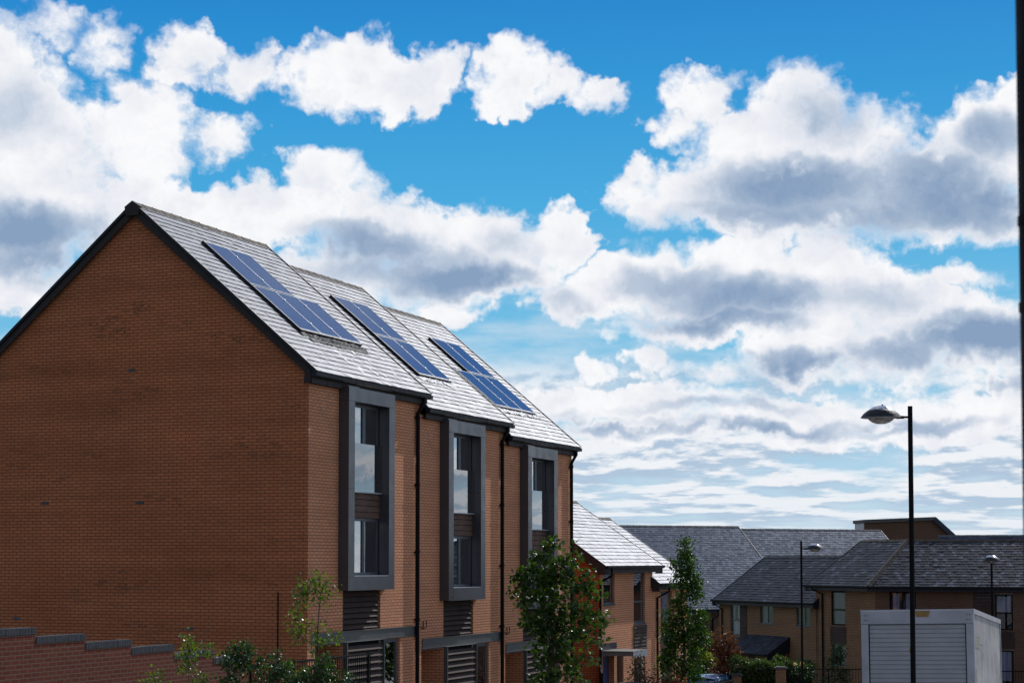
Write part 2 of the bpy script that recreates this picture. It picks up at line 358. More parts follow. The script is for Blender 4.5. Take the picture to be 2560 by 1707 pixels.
M = {}
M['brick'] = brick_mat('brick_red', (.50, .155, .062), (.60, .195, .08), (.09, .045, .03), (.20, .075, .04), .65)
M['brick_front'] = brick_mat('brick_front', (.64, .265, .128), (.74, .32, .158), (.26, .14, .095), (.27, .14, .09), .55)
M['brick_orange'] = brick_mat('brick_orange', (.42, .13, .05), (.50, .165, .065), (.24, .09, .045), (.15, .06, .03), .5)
M['brick_wall'] = brick_mat('brick_garden', (.12, .026, .013), (.17, .038, .018), (.08, .035, .028), (.17, .095, .065), .5)
M['brick_buff'] = brick_mat('brick_buff', (.27, .145, .072), (.34, .185, .095), (.09, .06, .04), (.09, .06, .042), .5)
M['brick_brown'] = brick_mat('brick_brown', (.14, .075, .045), (.18, .098, .058), (.08, .05, .04), (.075, .048, .037), .5)
M['slate'] = slate_mat('slate_pale', (.18, .185, .205), (.27, .285, .32), .5, .34)
M['slate_far'] = slate_mat('slate_blue', (.026, .04, .068), (.095, .128, .19), .65, .05)
M['slate_dark'] = slate_mat('slate_dark', (.009, .012, .020), (.09, .105, .135), .6, .15, .2)
M['under'] = plain('slate_bed', (.02, .022, .028), .8)
M['ridge'] = plain('ridge_tile', (.085, .065, .045), .85, var=.45, scale=5, bumpd=.004)
M['ridge_grey'] = plain('ridge_grey', (.10, .095, .09), .85, var=.35, scale=5, bumpd=.004)
M['barge'] = plain('painted_board', (.04, .031, .029), .65, spec=.2, var=.1)
M['gutter'] = plain('black_plastic', (.012, .014, .02), .5, spec=.3, var=.15)
M['pipe'] = plain('black_pipe', (.006, .006, .007), .6, spec=.12, var=.1)
M['metal'] = plain('grey_cladding', (.095, .093, .104), .36, metal=.5, spec=.5, var=.07, scale=1.2)
M['metal_dark'] = plain('dark_cladding', (.022, .022, .026), .5, metal=.2, var=.08)
M['frame'] = plain('window_frame', (.07, .075, .09), .42, var=.06)
M['steel'] = plain('painted_steel', (.10, .10, .095), .5, metal=.2, var=.12, scale=4)
M['timber'] = wood_mat('weathered_timber', (.12, .066, .045))
M['timber_dark'] = wood_mat('dark_timber', (.055, .032, .023))
M['timber_pale'] = wood_mat('lit_timber', (.24, .19, .16))  # light falling on the slatted post is put into this pale colour
M['glass'] = glass_mat('window_glass', .45, f0=3.0)
M['glass_far'] = glass_mat('far_glass', .97, f0=.7)
M['balustrade'] = glass_mat('balustrade_glass', .62, f0=2.1)
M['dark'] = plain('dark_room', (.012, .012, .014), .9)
M['curtain'] = plain('net_curtain', (.92, .82, .83), .9, var=.15, scale=6)
M['curtain_warm'] = plain('warm_curtain', (.50, .36, .26), .9)
M['blind'] = plain('blue_blind', (.36, .35, .44), .8)
M['black'] = plain('black_paint', (.005, .005, .006), .6, spec=.1)
M['cap'] = plain('blue_brick_coping', (.03, .034, .04), .7, var=.35, scale=8, bumpd=.003)
M['cell'] = None
m, b, p, o = mat('solar_cell')                     # blue polycrystalline cells behind glass
uv = tc(b, 'UV')
sx, sy, sz = b.sep(uv)
cell = b.n.new('ShaderNodeTexVoronoi'); b.put(cell.inputs['Vector'], uv); cell.inputs['Scale'].default_value = 38
gx = b.m('PINGPONG', sx, .078); gy = b.m('PINGPONG', sy, .078)
grid = b.m('MAXIMUM', b.ss(gx, .004, .0015), b.ss(gy, .004, .0015))
col = b.mix(b.sep(cell.outputs['Color'])[0], (.035, .085, .21), (.06, .13, .29))
b.put(p.inputs['Base Color'], b.mix(b.m('MULTIPLY', grid, .35), col, (.25, .30, .38)))
p.inputs['Roughness'].default_value = .07; p.inputs['Specular IOR Level'].default_value = .08
p.inputs['IOR'].default_value = 1.14
M['cell'] = m
M['alu'] = plain('aluminium', (.42, .43, .46), .5, metal=.6, var=.05)
M['rail'] = plain('array_frame', (.42, .45, .50), .6, metal=.2, var=.05)
M['mat_black'] = plain('torn_felt', (.02, .02, .023), .75, var=.3, scale=12)
M['lead'] = plain('lead_flashing', (.13, .14, .16), .5, metal=.4, var=.4, scale=9, bumpd=.01)
M['asphalt'] = plain('asphalt', (.05, .05, .052), .9, var=.25, scale=1.5, bumpd=.004)
M['paving'] = plain('paving', (.17, .165, .155), .85, var=.2, scale=2, bumpd=.003)
M['kerb'] = plain('kerbstone', (.26, .25, .24), .85, var=.15)
M['grass'] = plain('grass_ground', (.035, .055, .018), .95, var=.5, scale=4, bumpd=.02)
M['bark'] = plain('bark', (.07, .05, .035), .9, var=.35, scale=14, bumpd=.01)
M['white'] = plain('van_white', (.42, .40, .42), .5, var=.18, scale=1.6)
M['white_dirty'] = plain('van_side', (.38, .36, .34), .6, var=.4, scale=1.4)
M['shutter'] = plain('shutter_slats', (.38, .365, .37), .45, var=.08, scale=2)

# ------------------------------------------------------------------ building parts
def clip(poly, A):
    """Sutherland-Hodgman: clip quad poly by the convex polygon A (counter-clockwise)"""
    out = poly
    for i in range(len(A)):
        (x0, y0), (x1, y1) = A[i], A[(i + 1) % len(A)]
        ins = lambda p: (x1 - x0) * (p[1] - y0) - (y1 - y0) * (p[0] - x0) >= -1e-9
        res = []
        for k in range(len(out)):
            a, c = out[k], out[(k + 1) % len(out)]
            ia, ic = ins(a), ins(c)
            if ia != ic:
                ex, ey = x1 - x0, y1 - y0; den = ex * (c[1] - a[1]) - ey * (c[0] - a[0])
                t = -(ex * (a[1] - y0) - ey * (a[0] - x0)) / den
                q = (a[0] + (c[0] - a[0]) * t, a[1] + (c[1] - a[1]) * t)
                res.append(q)
            if ic: res.append(c)
        out = res
        if len(out) < 3: return []
    return out
def slates(mb, O, ex, es, poly, gauge=.215, width=.25, seed=0, lift=.010, tint_lo=0., tint_hi=1., bright=.0, slip=None):
    """real slates, one by one, on the plane O + x*ex + s*es inside the convex polygon poly"""
    O, ex, es = Vector(O), Vector(ex), Vector(es); n = ex.cross(es).normalized()
    rg = random.Random(seed); xs = [q[0] for q in poly]; ss_ = [q[1] for q in poly]
    rows = int(math.ceil((max(ss_) - min(ss_)) / gauge)); s0 = min(ss_)
    for r in range(rows):
        x = min(xs) - (width / 2 if r % 2 else 0); s_lo = s0 + r * gauge
        while x < max(xs):
            wv = width; gap = .004
            j = rg.uniform(-.004, .004); l = lift + rg.uniform(-.003, .006); roll = rg.uniform(-.0025, .0025); up = rg.uniform(-.0015, .002)
            t = tint_lo + (tint_hi - tint_lo) * rg.random() ** 1.3
            if bright and rg.random() < bright: t = 1.5
            q = clip([(x + gap, s_lo + j), (x + wv - gap, s_lo + j), (x + wv - gap, s_lo + gauge + .012), (x + gap, s_lo + gauge + .012)], poly)
            if q:
                def h(p_):
                    a = 1 - (p_[1] - s_lo) / gauge
                    return .002 + l * max(a, 0) + roll * ((p_[0] - x) / wv - .5) * 2 + up
                top = [O + ex * p_[0] + es * p_[1] + n * h(p_) for p_ in q]
                mb.face(top, t)
                # thickness of the lower edge
                lows = [i for i, p_ in enumerate(q) if p_[1] <= s_lo + j + 1e-4]
                if len(lows) >= 2:
                    a, c = top[lows[0]], top[lows[1]]
                    mb.face((a - n * (l + .004), c - n * (l + .004), c, a), 0.)
            x += wv
    return mb

def wall_holes(mb, x0, x1, z0, z1, holes, y=0., depth=.12, mi=0):
    """wall facing -y with rectangular holes (hx0, hx1, hz0, hz1) and their reveals"""
    X = sorted({x0, x1, *[h[0] for h in holes], *[h[1] for h in holes]}); Zs = sorted({z0, z1, *[h[2] for h in holes], *[h[3] for h in holes]})
    X = [v for v in X if x0 <= v <= x1]; Zs = [v for v in Zs if z0 <= v <= z1]
    for i in range(len(X) - 1):
        for k in range(len(Zs) - 1):
            cx, cz = (X[i] + X[i + 1]) / 2, (Zs[k] + Zs[k + 1]) / 2
            if any(h[0] < cx < h[1] and h[2] < cz < h[3] for h in holes): continue
            mb.face(((X[i], y, Zs[k]), (X[i + 1], y, Zs[k]), (X[i + 1], y, Zs[k + 1]), (X[i], y, Zs[k + 1])), mi=mi)
    for h in holes:
        d = h[4] if len(h) > 4 else depth; a, b_, c, e = h[:4]
        mb.face(((a, y, c), (a, y + d, c), (a, y + d, e), (a, y, e))[::-1], mi=mi); mb.face(((b_, y, c), (b_, y + d, c), (b_, y + d, e), (b_, y, e)), mi=mi)
        mb.face(((a, y, e), (b_, y, e), (b_, y + d, e), (a, y + d, e))[::-1], mi=mi); mb.face(((a, y, c), (b_, y, c), (b_, y + d, c), (a, y + d, c)), mi=mi)
    return mb

def window(parent, x0, x1, z0, z1, y, mull=(), trans=(), fw=.06, fd=.07, glass='glass', fmat='frame', back=.5, curtains=(), sill=0., name='window', curtain_mat='curtain', mw=.05, backm='dark'):
    """frame mesh with a pane object for every light; a dark room behind it and optional curtains"""
    fr = MB()
    fr.box(x0, x1, y, y + fd, z0, z0 + fw); fr.box(x0, x1, y, y + fd, z1 - fw, z1)
    fr.box(x0, x0 + fw, y, y + fd, z0 + fw, z1 - fw); fr.box(x1 - fw, x1, y, y + fd, z0 + fw, z1 - fw)
    xs = [x0 + fw] + [v for m_ in mull for v in (m_ - mw / 2, m_ + mw / 2)] + [x1 - fw]
    zs = [z0 + fw] + [v for m_ in trans for v in (m_ - mw / 2, m_ + mw / 2)] + [z1 - fw]
    for m_ in mull: fr.box(m_ - mw / 2, m_ + mw / 2, y + .002, y + fd - .002, z0 + fw, z1 - fw)
    for m_ in trans:
        for i in range(0, len(xs), 2): fr.box(xs[i], xs[i + 1], y + .004, y + fd - .004, m_ - mw / 2, m_ + mw / 2)
    w_ = fr.build(name, M[fmat], parent)
    for i in range(0, len(xs), 2):
        for k in range(0, len(zs), 2):
            MB().box(xs[i], xs[i + 1], y + fd * .4, y + fd * .4 + .012, zs[k], zs[k + 1]).build('pane', M[glass], w_)
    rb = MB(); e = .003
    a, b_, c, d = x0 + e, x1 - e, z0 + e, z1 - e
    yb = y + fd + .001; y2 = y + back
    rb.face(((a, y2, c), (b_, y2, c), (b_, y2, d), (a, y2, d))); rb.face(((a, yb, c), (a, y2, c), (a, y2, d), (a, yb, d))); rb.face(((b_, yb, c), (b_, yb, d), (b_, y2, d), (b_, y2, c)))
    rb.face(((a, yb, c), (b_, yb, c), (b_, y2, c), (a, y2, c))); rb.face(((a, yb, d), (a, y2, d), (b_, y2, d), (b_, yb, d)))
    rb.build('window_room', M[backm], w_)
    for (ca, cb, cz0, cz1) in curtains:
        cm = MB(); n = max(6, int((cb - ca) / .03)); yc = y + fd + .035
        for i in range(n):
            xa, xb = ca + (cb - ca) * i / n, ca + (cb - ca) * (i + 1) / n
            ya, yb_ = yc + .02 * math.sin(i * 1.9), yc + .02 * math.sin((i + 1) * 1.9)
            cm.face(((xa, ya, cz0), (xb, yb_, cz0), (xb, yb_, cz1), (xa, ya, cz1)))
        cm.build('curtain', M[curtain_mat], w_)
    if sill: MB().box(x0 - .04, x1 + .04, y - sill, y + .01, z0 - .045, z0 - .004).build('sill', M['frame'], w_)
    return w_
def boards(x0, x1, z0, z1, y, n, th=.03, gap=.01, lap=.018, vary=0):
    mb = MB(); h = (z1 - z0) / n; rg = random.Random(int(x0 * 100 + z0 * 31))
    for i in range(n):
        a = z0 + i * h; l = lap + rg.uniform(-vary, vary)
        mb.extr(((x0, y, a + gap * .5), (x0, y - l - th * .4, a + gap * .5), (x0, y - th * .4, a + h - gap * .5), (x0, y, a + h - gap * .5)), (x1 - x0, 0, 0), tint=rg.random())
    return mb
def louvres(x0, x1, z0, z1, y, n, d=.09, th=.022):
    mb = MB(); h = (z1 - z0) / n
    for i in range(n):
        a = z0 + i * h
        mb.extr(((x0, y - d, a + .01), (x0, y - d + .012, a - .008), (x0, y, a + h * .78), (x0, y - .012, a + h * .80)), (x1 - x0, 0, 0), tint=(i * 37 % 10) / 10)
    return mb
def gutter(parent, x0, x1, y, z, r=.065, ends=True, mat_='gutter'):
    """ogee-ish open gutter with outlet collars, running along local x; (y, z) is its back top edge"""
    prof = [(0, 0), (0, -r * 1.5), (-r * 1.0, -r * 1.75), (-r * 1.7, -r * 1.2), (-r * 1.9, .0), (-r * 1.75, 0), (-r * 1.5, -r * 1.0), (-r * .9, -r * 1.5), (-.012, -r * 1.3), (-.012, 0)]
    mb = MB(); mb.extr([(x0, y + p_[0], z + p_[1]) for p_ in prof], (x1 - x0, 0, 0))
    L = x1 - x0
    for k in range(1, max(2, int(L / 2.6)) + 1):
        xx = x0 + L * k / (max(2, int(L / 2.6)) + 1) ; q = [(0, .004), (0, -r * 1.6), (-r * 1.05, -r * 1.85), (-r * 1.8, -r * 1.25), (-r * 1.98, .004)]
        mb.extr([(xx - .04, y + a, z + b_) for a, b_ in q], (.08, 0, 0))
    for xx in (x0 - .004, x1 - .012):
        mb.extr([(xx, y + a, z + b_) for a, b_ in prof[:5]], (.016, 0, 0))
    return mb.build('gutter', M[mat_], parent)
def downpipe(parent, x, y, z0, z1, off=.28, dx=0., r=.052):
    """pipe from the gutter outlet with a swan neck back to the wall"""
    mb = MB(); pts = [(x + dx, y - off, z1), (x + dx, y - off, z1 - .14), (x, y - r - .02, z1 - .42), (x, y - r - .02, z0)]
    mb.tube(pts, r, 10)
    z = z1 - .5
    while z > z0 + .3: mb.tube([(x, y - r - .02, z), (x, y - r - .02, z - .07)], r * 1.22, 10); mb.box(x - r * 1.7, x + r * 1.7, y - .02, y - .001, z - .05, z - .02); z -= 1.75
    return mb.build('downpipe', M['pipe'], parent, smooth=False)
def ridge_tiles(parent, x0, x1, y, z, th, m_='ridge', n=None, w=.17, name='ridge_tile'):
    mb = MB(); L = x1 - x0; n = n or max(1, int(round(L / .45))); s_ = L / n; rg = random.Random(int(L * 77))
    for i in range(n):
        a = x0 + i * s_; b_ = a + s_ * .985; dz = rg.uniform(-.004, .006); c, s = math.cos(th) * w, math.sin(th) * w
        e = .0 if i % 2 else .003
        P = [(y - c, z - s + dz), (y, z + dz + .012), (y + c, z - s + dz), (y + c, z - s + dz + .03), (y, z + dz + .05 + e), (y - c, z - s + dz + .03)]
        mb.extr([(a, q[0], q[1]) for q in P], (b_ - a, 0, 0), tint=rg.random())
        mb.extr([(b_ - .03, q[0] * 1.0, q[1] + (.010 if k > 2 else 0)) for k, q in enumerate(P)], (.035, 0, 0), tint=rg.random())
    return mb.build(name, M[m_], parent)

# ------------------------------------------------------------------ the terrace of three tall houses
ZE, RUN = 8.60, 4.92                      # eave height over the first house's base, horizontal run eave -> ridge
ZR = 12.80; PITCH = math.atan2(ZR - ZE, RUN); CP, SP = math.cos(PITCH), math.sin(PITCH)
YE, YR, YB = -.22, 4.70, 9.40
YF, ZG = -.13, 8.555                     # fascia plane, gutter top            # eave line, ridge, back wall
def tall_house(i, xl, xr, zb, label, last=False, first=False):
    W_ = xr - xl
    root = thing('terraced_house', label, 'house', main(xl, 0, zb), AZ_MAIN, 'tall brick terraced houses with solar panels')
    X = lambda v: v                       # local x from the house's left party wall
    bx = 1.57 + (0 if first else -.22); zf = -.0   # left edge of the box frame
    bxr = bx + 2.62
    px0, px1 = bx + .26, bx + 2.37        # timber panel below the box
    wl_, wh_ = .35, 2.10
    # ---- walls
    front = MB()
    holes = [(bx + .33, bx + 2.30, 3.80, 8.05, .45), (px0, px1, 2.53, 3.55, .10), (px0 - 1.44 if first else .15, px0, 0.0, 2.26, 1.2), (px0 + .02, px1 + 1.18, 0.0, 2.26, .12)]
    wall_holes(front, 0, W_, -.6, 8.42, holes, 0., .12)
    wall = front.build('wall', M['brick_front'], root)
    g = MB()
    zt = lambda yy: ZE - .16 + (min(yy, 2 * YR - yy) - YE) / RUN * (ZR - ZE)
    for sx, flip in ((0., True), (W_, False)):
        if flip and not first: lo = 5.0
        else: lo = -.6
        P = [(sx, 0, lo), (sx, YB, lo), (sx, YB, zt(YB)), (sx, YR, zt(YR)), (sx, 0, zt(0))]
        g.face(P[::-1] if flip else P)
    g.face(((0, YB, -.6), (0, YB, zt(YB)), (W_, YB, zt(YB)), (W_, YB, -.6)))
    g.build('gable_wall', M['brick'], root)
    # ---- roof: bedding, then slates one by one on the street side; back slope in slates too
    ov = .12; xa, xb = (-ov if first else -.02), W_ + .20
    bed = MB(); n = .03
    for sgn, y0 in ((1, YE), (-1, 2 * YR - YE)):
        q = [(xa, y0, ZE - .035), (xb, y0, ZE - .035), (xb, YR, ZR - .03), (xa, YR, ZR - .03)]
        q2 = [(a, b_, c - .05) for a, b_, c in q]
        if sgn > 0: bed.face(q); bed.face(q2[::-1])
        else: bed.face(q[::-1]); bed.face(q2)
        for k in (1, 3): bed.face((q[k], q2[k], q2[(k + 1) % 4], q[(k + 1) % 4]) if sgn > 0 else (q[k], q[(k + 1) % 4], q2[(k + 1) % 4], q2[k]))
    bed.build('roof_deck', M['under'], root)
    SL = math.hypot(RUN, ZR - ZE)
    rf = MB(); slates(rf, (0, YE, ZE), (1, 0, 0), (0, CP, SP), [(xa, -.05), (xb, -.05), (xb, SL - .03), (xa, SL - .03)], .218, .262, seed=5 + i, lift=.019, tint_lo=.1, tint_hi=1.)
    rg = random.Random(40 + i)
    if first:                              # the cracked and slipped slates under the first array
        for k in range(12):
            x = rg.uniform(2.2, 5.6); s = rg.uniform(.2, 1.35); a = rg.uniform(-.35, .35); l = rg.uniform(.2, .34); w_ = rg.uniform(.05, .13)
            c0 = Vector((x, YE + s * CP, ZE + s * SP)) + Vector((0, -SP, CP)) * rg.uniform(.014, .03)
            e1 = Vector((math.cos(a), CP * math.sin(a), SP * math.sin(a))) * w_; e2 = Vector((-math.sin(a), CP * math.cos(a), SP * math.cos(a))) * l
            rf.face((c0, c0 + e1, c0 + e1 + e2, c0 + e2 * .9), 1.1); rf.face((c0 - Vector((0, 0, .02)), c0 + e1 - Vector((0, 0, .02)), c0 + e1, c0), 0.)
    rf2 = MB(); slates(rf2, (W_, 2 * YR - YE, ZE), (-1, 0, 0), (0, -CP, SP), [(W_ - xb, -.05), (W_ - xa, -.05), (W_ - xa, SL - .03), (W_ - xb, SL - .03)], .218, .5, seed=25 + i)
    rf.v += rf2.v; off_ = len(rf.v) - len(rf2.v); rf.f += [tuple(k + off_ for k in f) for f in rf2.f]; rf.t += rf2.t; rf.mi += rf2.mi
    roof = rf.build('roof', M['slate'], root)
    ridge_tiles(roof, xa - .02, xb + .0, YR, ZR - .0, PITCH, 'ridge')
    # ---- verges
    up = Vector((0, CP, SP)); nn = Vector((0, -SP, CP)); 
    def verge(x0, x1, sgn, mats, wid, top, name, ext=0.):
        mb = MB(); u_ = Vector((0, CP * sgn, SP)); n_ = Vector((0, -SP * sgn, CP)); o0 = Vector((x0, YE if sgn > 0 else 2 * YR - YE, ZE)) + n_ * top - u_ * ext
        mb.obox(o0, (x1 - x0, 0, 0), u_ * (SL + ext + (.02 if sgn > 0 else 0)), -n_ * wid); return mb.build(name, M[mats], root)
    if first:
        for sgn in (1, -1):
            verge(xa - .035, xa + .03, sgn, 'gutter', .07, .035, 'verge_trim', .06)
            # bargeboard: mitred at the ridge, boxed at the eave foot
            s_ = sgn; yy = (lambda v: v) if sgn > 0 else (lambda v: 2 * YR - v)
            P = [(xa, yy(YF), ZE - .30), (xa, yy(YF), ZE + .02), (xa, YR, ZR - .04), (xa, YR, ZR - .28), (xa, yy(YF + .17), ZE - .04), (xa, yy(YF + .20), ZE - .30)]
            P = P if sgn < 0 else P[::-1]
            MB().extr(P, (.035, 0, 0)).build('bargeboard', M['barge'], root)
            # soffit strip between board and brick
            P2 = [(xa + .036, yy(YE), ZE - .33), (xa + .036, yy(YE), ZE - .1), (xa + .036, YR, ZR - .12), (xa + .036, YR, ZR - .36), (xa + .036, yy(YE + .30), ZE - .20)]
        MB().extr([(xa - .06, YR - .17, ZR - .30), (xa - .06, YR + .17, ZR - .30), (xa - .06, YR + .21, ZR - .08), (xa - .06, YR + .0, ZR + .06), (xa - .06, YR - .21, ZR - .08)][::-1], (.10, 0, 0)).build('ridge_end_cap', M['barge'], root)
        MB().tube([(-.012, .755, 1.2), (-.012, .755, 3.48)], .014, 6).build('movement_joint', M['black'], root)
        for (y_, z_, c) in ((4.76, 8.78, 'paving'), (7.18, 5.615, 'paving'), (4.495, 5.60, 'paving'), (7.96, 2.80, 'lead'), (3.1, 2.62, 'lead')):
            v = MB(); v.box(-.008, .01, y_ - .1, y_ + .1, z_ - .034, z_ + .034)
            for k in range(4): v.box(-.014, -.008, y_ - .1, y_ + .1, z_ - .032 + k * .018, z_ - .024 + k * .018)
            v.build('air_brick', M['ridge_grey'] if c == 'paving' else M['lead'], root)
    else:
        pass
    verge(xb - .02, xb + .035, 1, 'gutter', .07, .04, 'verge_trim', .03)
    if last or True:
        P = [(xb - .03, YF, ZE - .30), (xb - .03, YF, ZE + .02), (xb - .03, YR, ZR - .04), (xb - .03, YR, ZR - .28), (xb - .03, YF + .2, ZE - .07), (xb - .03, YF + .2, ZE - .30)]
        MB().extr(P, (.03, 0, 0)).build('bargeboard', M['barge'], root)
    # stepped lead flashing where the lower house meets the taller party wall
    # ---- eaves
    x0g, x1g = (xa + .0 if first else .12), W_ + .17
    MB().box(x0g + (.0 if first else .02), W_ + .10, YF, YF + .025, ZE - .30, ZE + .01).build('fascia', M['barge'], root)
    MB().box(x0g + .03, W_ + .02, YF + .026, -.001, ZE - .30, ZE - .28).build('soffit', M['barge'], root)
    gutter(root, x0g, x1g, YF - .002, ZG, .068)
    MB().box(x1g - .02, x1g + .12, YF - .13, YF + .0, ZG - .10, ZG - .005).build('gutter_end', M['gutter'], root)
    downpipe(root, W_ - (.26 if not last else .22), 0, -.4, ZG - .08, .19, dx=.12)
    # ---- box frame of grey cladding
    z0, z1 = 3.50, 8.36; yo = -.27; t = .33; a, c = bx, bxr
    bm_ = MB()
    bm_.box(a, c, yo, .0, z1 - t, z1); bm_.box(a, c, yo, .0, z0, z0 + t)
    bm_.box(a, a + t, yo + .001, .0, z0 + t + .004, z1 - t - .004); bm_.box(c - t, c, yo + .001, .0, z0 + t + .004, z1 - t - .004)
    fb = bm_.build('box_frame', M['metal'], root)
    for (xx0, xx1) in ((a - .002, a + t + .002), (c - t - .002, c + .002)):
        for zz in (z0 + t, (z0 + z1) / 2, z1 - t): MB().box(xx0, xx1, yo - .0015, yo + .02, zz - .005, zz + .005).build('cladding_joint', M['metal_dark'], fb)
    MB().box(a + .0, a + .6, yo + .02, -.001, z1 + .002, z1 + .03).build('top_flashing', M['steel'], root)
    # reveals inside the box
    ia, ic, iz0, iz1 = a + t, c - t, z0 + t, z1 - t
    rv = MB(); yb = .03
    rv.box(ia - .02, ia + .004, -.0, yb + .2, iz0, iz1); rv.box(ic - .004, ic + .02, .0, yb + .2, iz0, iz1); rv.box(ia, ic, .0, yb + .2, iz1 - .004, iz1 + .02); rv.box(ia, ic, -.0, yb + .2, iz0 - .03, iz0 + .004)
    rv.build('reveal_lining', M['metal_dark'], root)
    MB().box(ia + .0, ic - .0, yo + .003, yb, iz0 + .0045, iz0 + .022).build('sill', M['alu'], root)
    zm0, zm1 = iz0 + 1.42, iz0 + 2.03
    mid = (ia + ic) / 2 + .15
    boards(ia + .005, ic - .005, zm0, zm1, yb - .02, 4, lap=.02, vary=.008).build('timber_panel', M['timber'], root)
    MB().box(ia + .005, ic - .005, yb - .11, yb - .02, zm1 + .002, zm1 + .028).build('threshold', M['alu'], root)
    window(root, ia + .005, ic - .005, zm1 + .03, iz1 - .006, yb, (mid,), (), .07, .08, back=.9, mw=.16, name='french_window', curtains=(((mid + .35, mid + .5, zm1 + .1, iz1 - .1),), ((ia + .1, ia + .45, zm1 + .1, iz1 - .1), (mid + .1, mid + .3, zm1 + .1, iz1 - .1)), ((mid + .1, ic - .1, zm1 + 1.2, iz1 - .1),))[i])
    # casement below, its left light tilted open
    window(root, ia + .005, ic - .005, iz0 + .025, zm0 - .003, yb, (mid,), (), .07, .08, back=.9, mw=.12, curtains=(((mid + .12, mid + .32, iz0 + .1, zm0 - .1),), ((mid + .1, ic - .1, iz0 + .75, zm0 - .08),), ((ia + .1, ia + .3, iz0 + .1, zm0 - .1),))[i], curtain_mat=('curtain', 'blind', 'curtain_warm')[i])
    # glass balustrade
    bal = MB().box(ia + .006, ic - .006, -.065, -.05, zm1 + .02, zm1 + 1.20).build('balustrade', M['balustrade'], root)
    br = MB()
    for xx in (ia + .004, ic - .05): br.box(xx, xx + .045, -.075, -.04, zm1 + .02, zm1 + 1.20)
    # ---- timber panel under the box, steel beam, ground floor
    louvres(px0 + .03, px1, 2.56, 3.5, .09, 7, .08).build('louvre_panel', M['timber_dark'], root)
    MB().box(px0 + .001, px1 - .001, .095, .12, 2.531, 3.549).build('panel_backing', M['black'], root)
    MB().box(px0 + .001, px0 + .028, .0, .094, 2.531, 3.549).build('panel_post', M['timber_dark'], root)
    bl, brr = (.18, W_ - .2)
    bb = MB(); bb.box(bl, brr, -.030, .0, 2.270, 2.295); bb.box(bl, brr, -.030, .0, 2.505, 2.53); bb.box(bl + .002, brr - .002, -.008, .0, 2.296, 2.504)
    for xx in (bl, brr - .02): bb.box(xx, xx + .02, -.029, -.008, 2.296, 2.504)
    bb.build('steel_beam', M['steel'], root)
    # porch recess with door
    hx0 = px0 - 1.44 if first else .15
    dr = MB().box(hx0 + .12, hx0 + 1.05, 1.12, 1.17, 0, 2.1).build('door', M['black'], root)
    MB().tube([(hx0 + .95, 1.10, 1.0), (hx0 + .95, 1.10, 1.3)], .014, 6).build('handle', M['alu'], dr)
    pr = MB(); pr.face(((hx0, 1.2, -.1), (px0, 1.2, -.1), (px0, 1.2, 2.26), (hx0, 1.2, 2.26))); pr.face(((hx0, 0, 0), (hx0, 1.2, 0), (px0, 1.2, 0), (px0, 0, 0))[::-1])
    pr.build('porch_wall', M['brick'], root)
    MB().box(hx0 - .02, px0, -.012, .25, 2.235, 2.262).build('porch_soffit', M['ridge_grey'], root)
    # slatted timber screen and the window beside it
    sc0, sc1 = px0 + .05, px1 + .02
    louvres(sc0 + .02, sc1 - .02, 0.03, 2.2, -.02, 13, .085, .02).build('timber_screen', M['timber_dark'], root)
    sf = MB(); sf.box(sc0 - .03, sc0 + .015, -.115, -.001, 0, 2.26); sf.box(sc1 - .015, sc1 + .02, -.115, -.001, 0, 2.26); sf.box(sc0 - .03, sc1 + .02, -.12, -.001, 2.262, 2.269)
    sf.build('screen_frame', M['steel'], root)
    MB().box(px0 + .02, px1 + .05, .10, .118, 0, 2.26).build('screen_backing', M['black'], root)
    window(root, px1 + .05, px1 + 1.17, 0.35, 2.25, .06, (), (), .09, .06, back=1.2, curtains=((px1 + .35, px1 + .5, .5, 2.1), (px1 + .75, px1 + .98, .5, 2.1)), curtain_mat='blind')
    MB().box(px1 + .05, px1 + 1.17, .0, .12, 0., .345).build('window_apron', M['metal_dark'], root)
    # meter hook / cable loop by the pipe
    if not last:
        pass
    if not first:
        MB().tube([(.06, -.02, 2.86), (.10, -.05, 2.80), (.36, -.05, 2.82), (.36, -.05, 3.02)], .012, 6).build('cable_loop', M['black'], root)
        MB().tube([(.16, -.05, 2.80), (.16, -.05, 3.0)], .012, 6).build('bracket', M['black'], root)
    return root

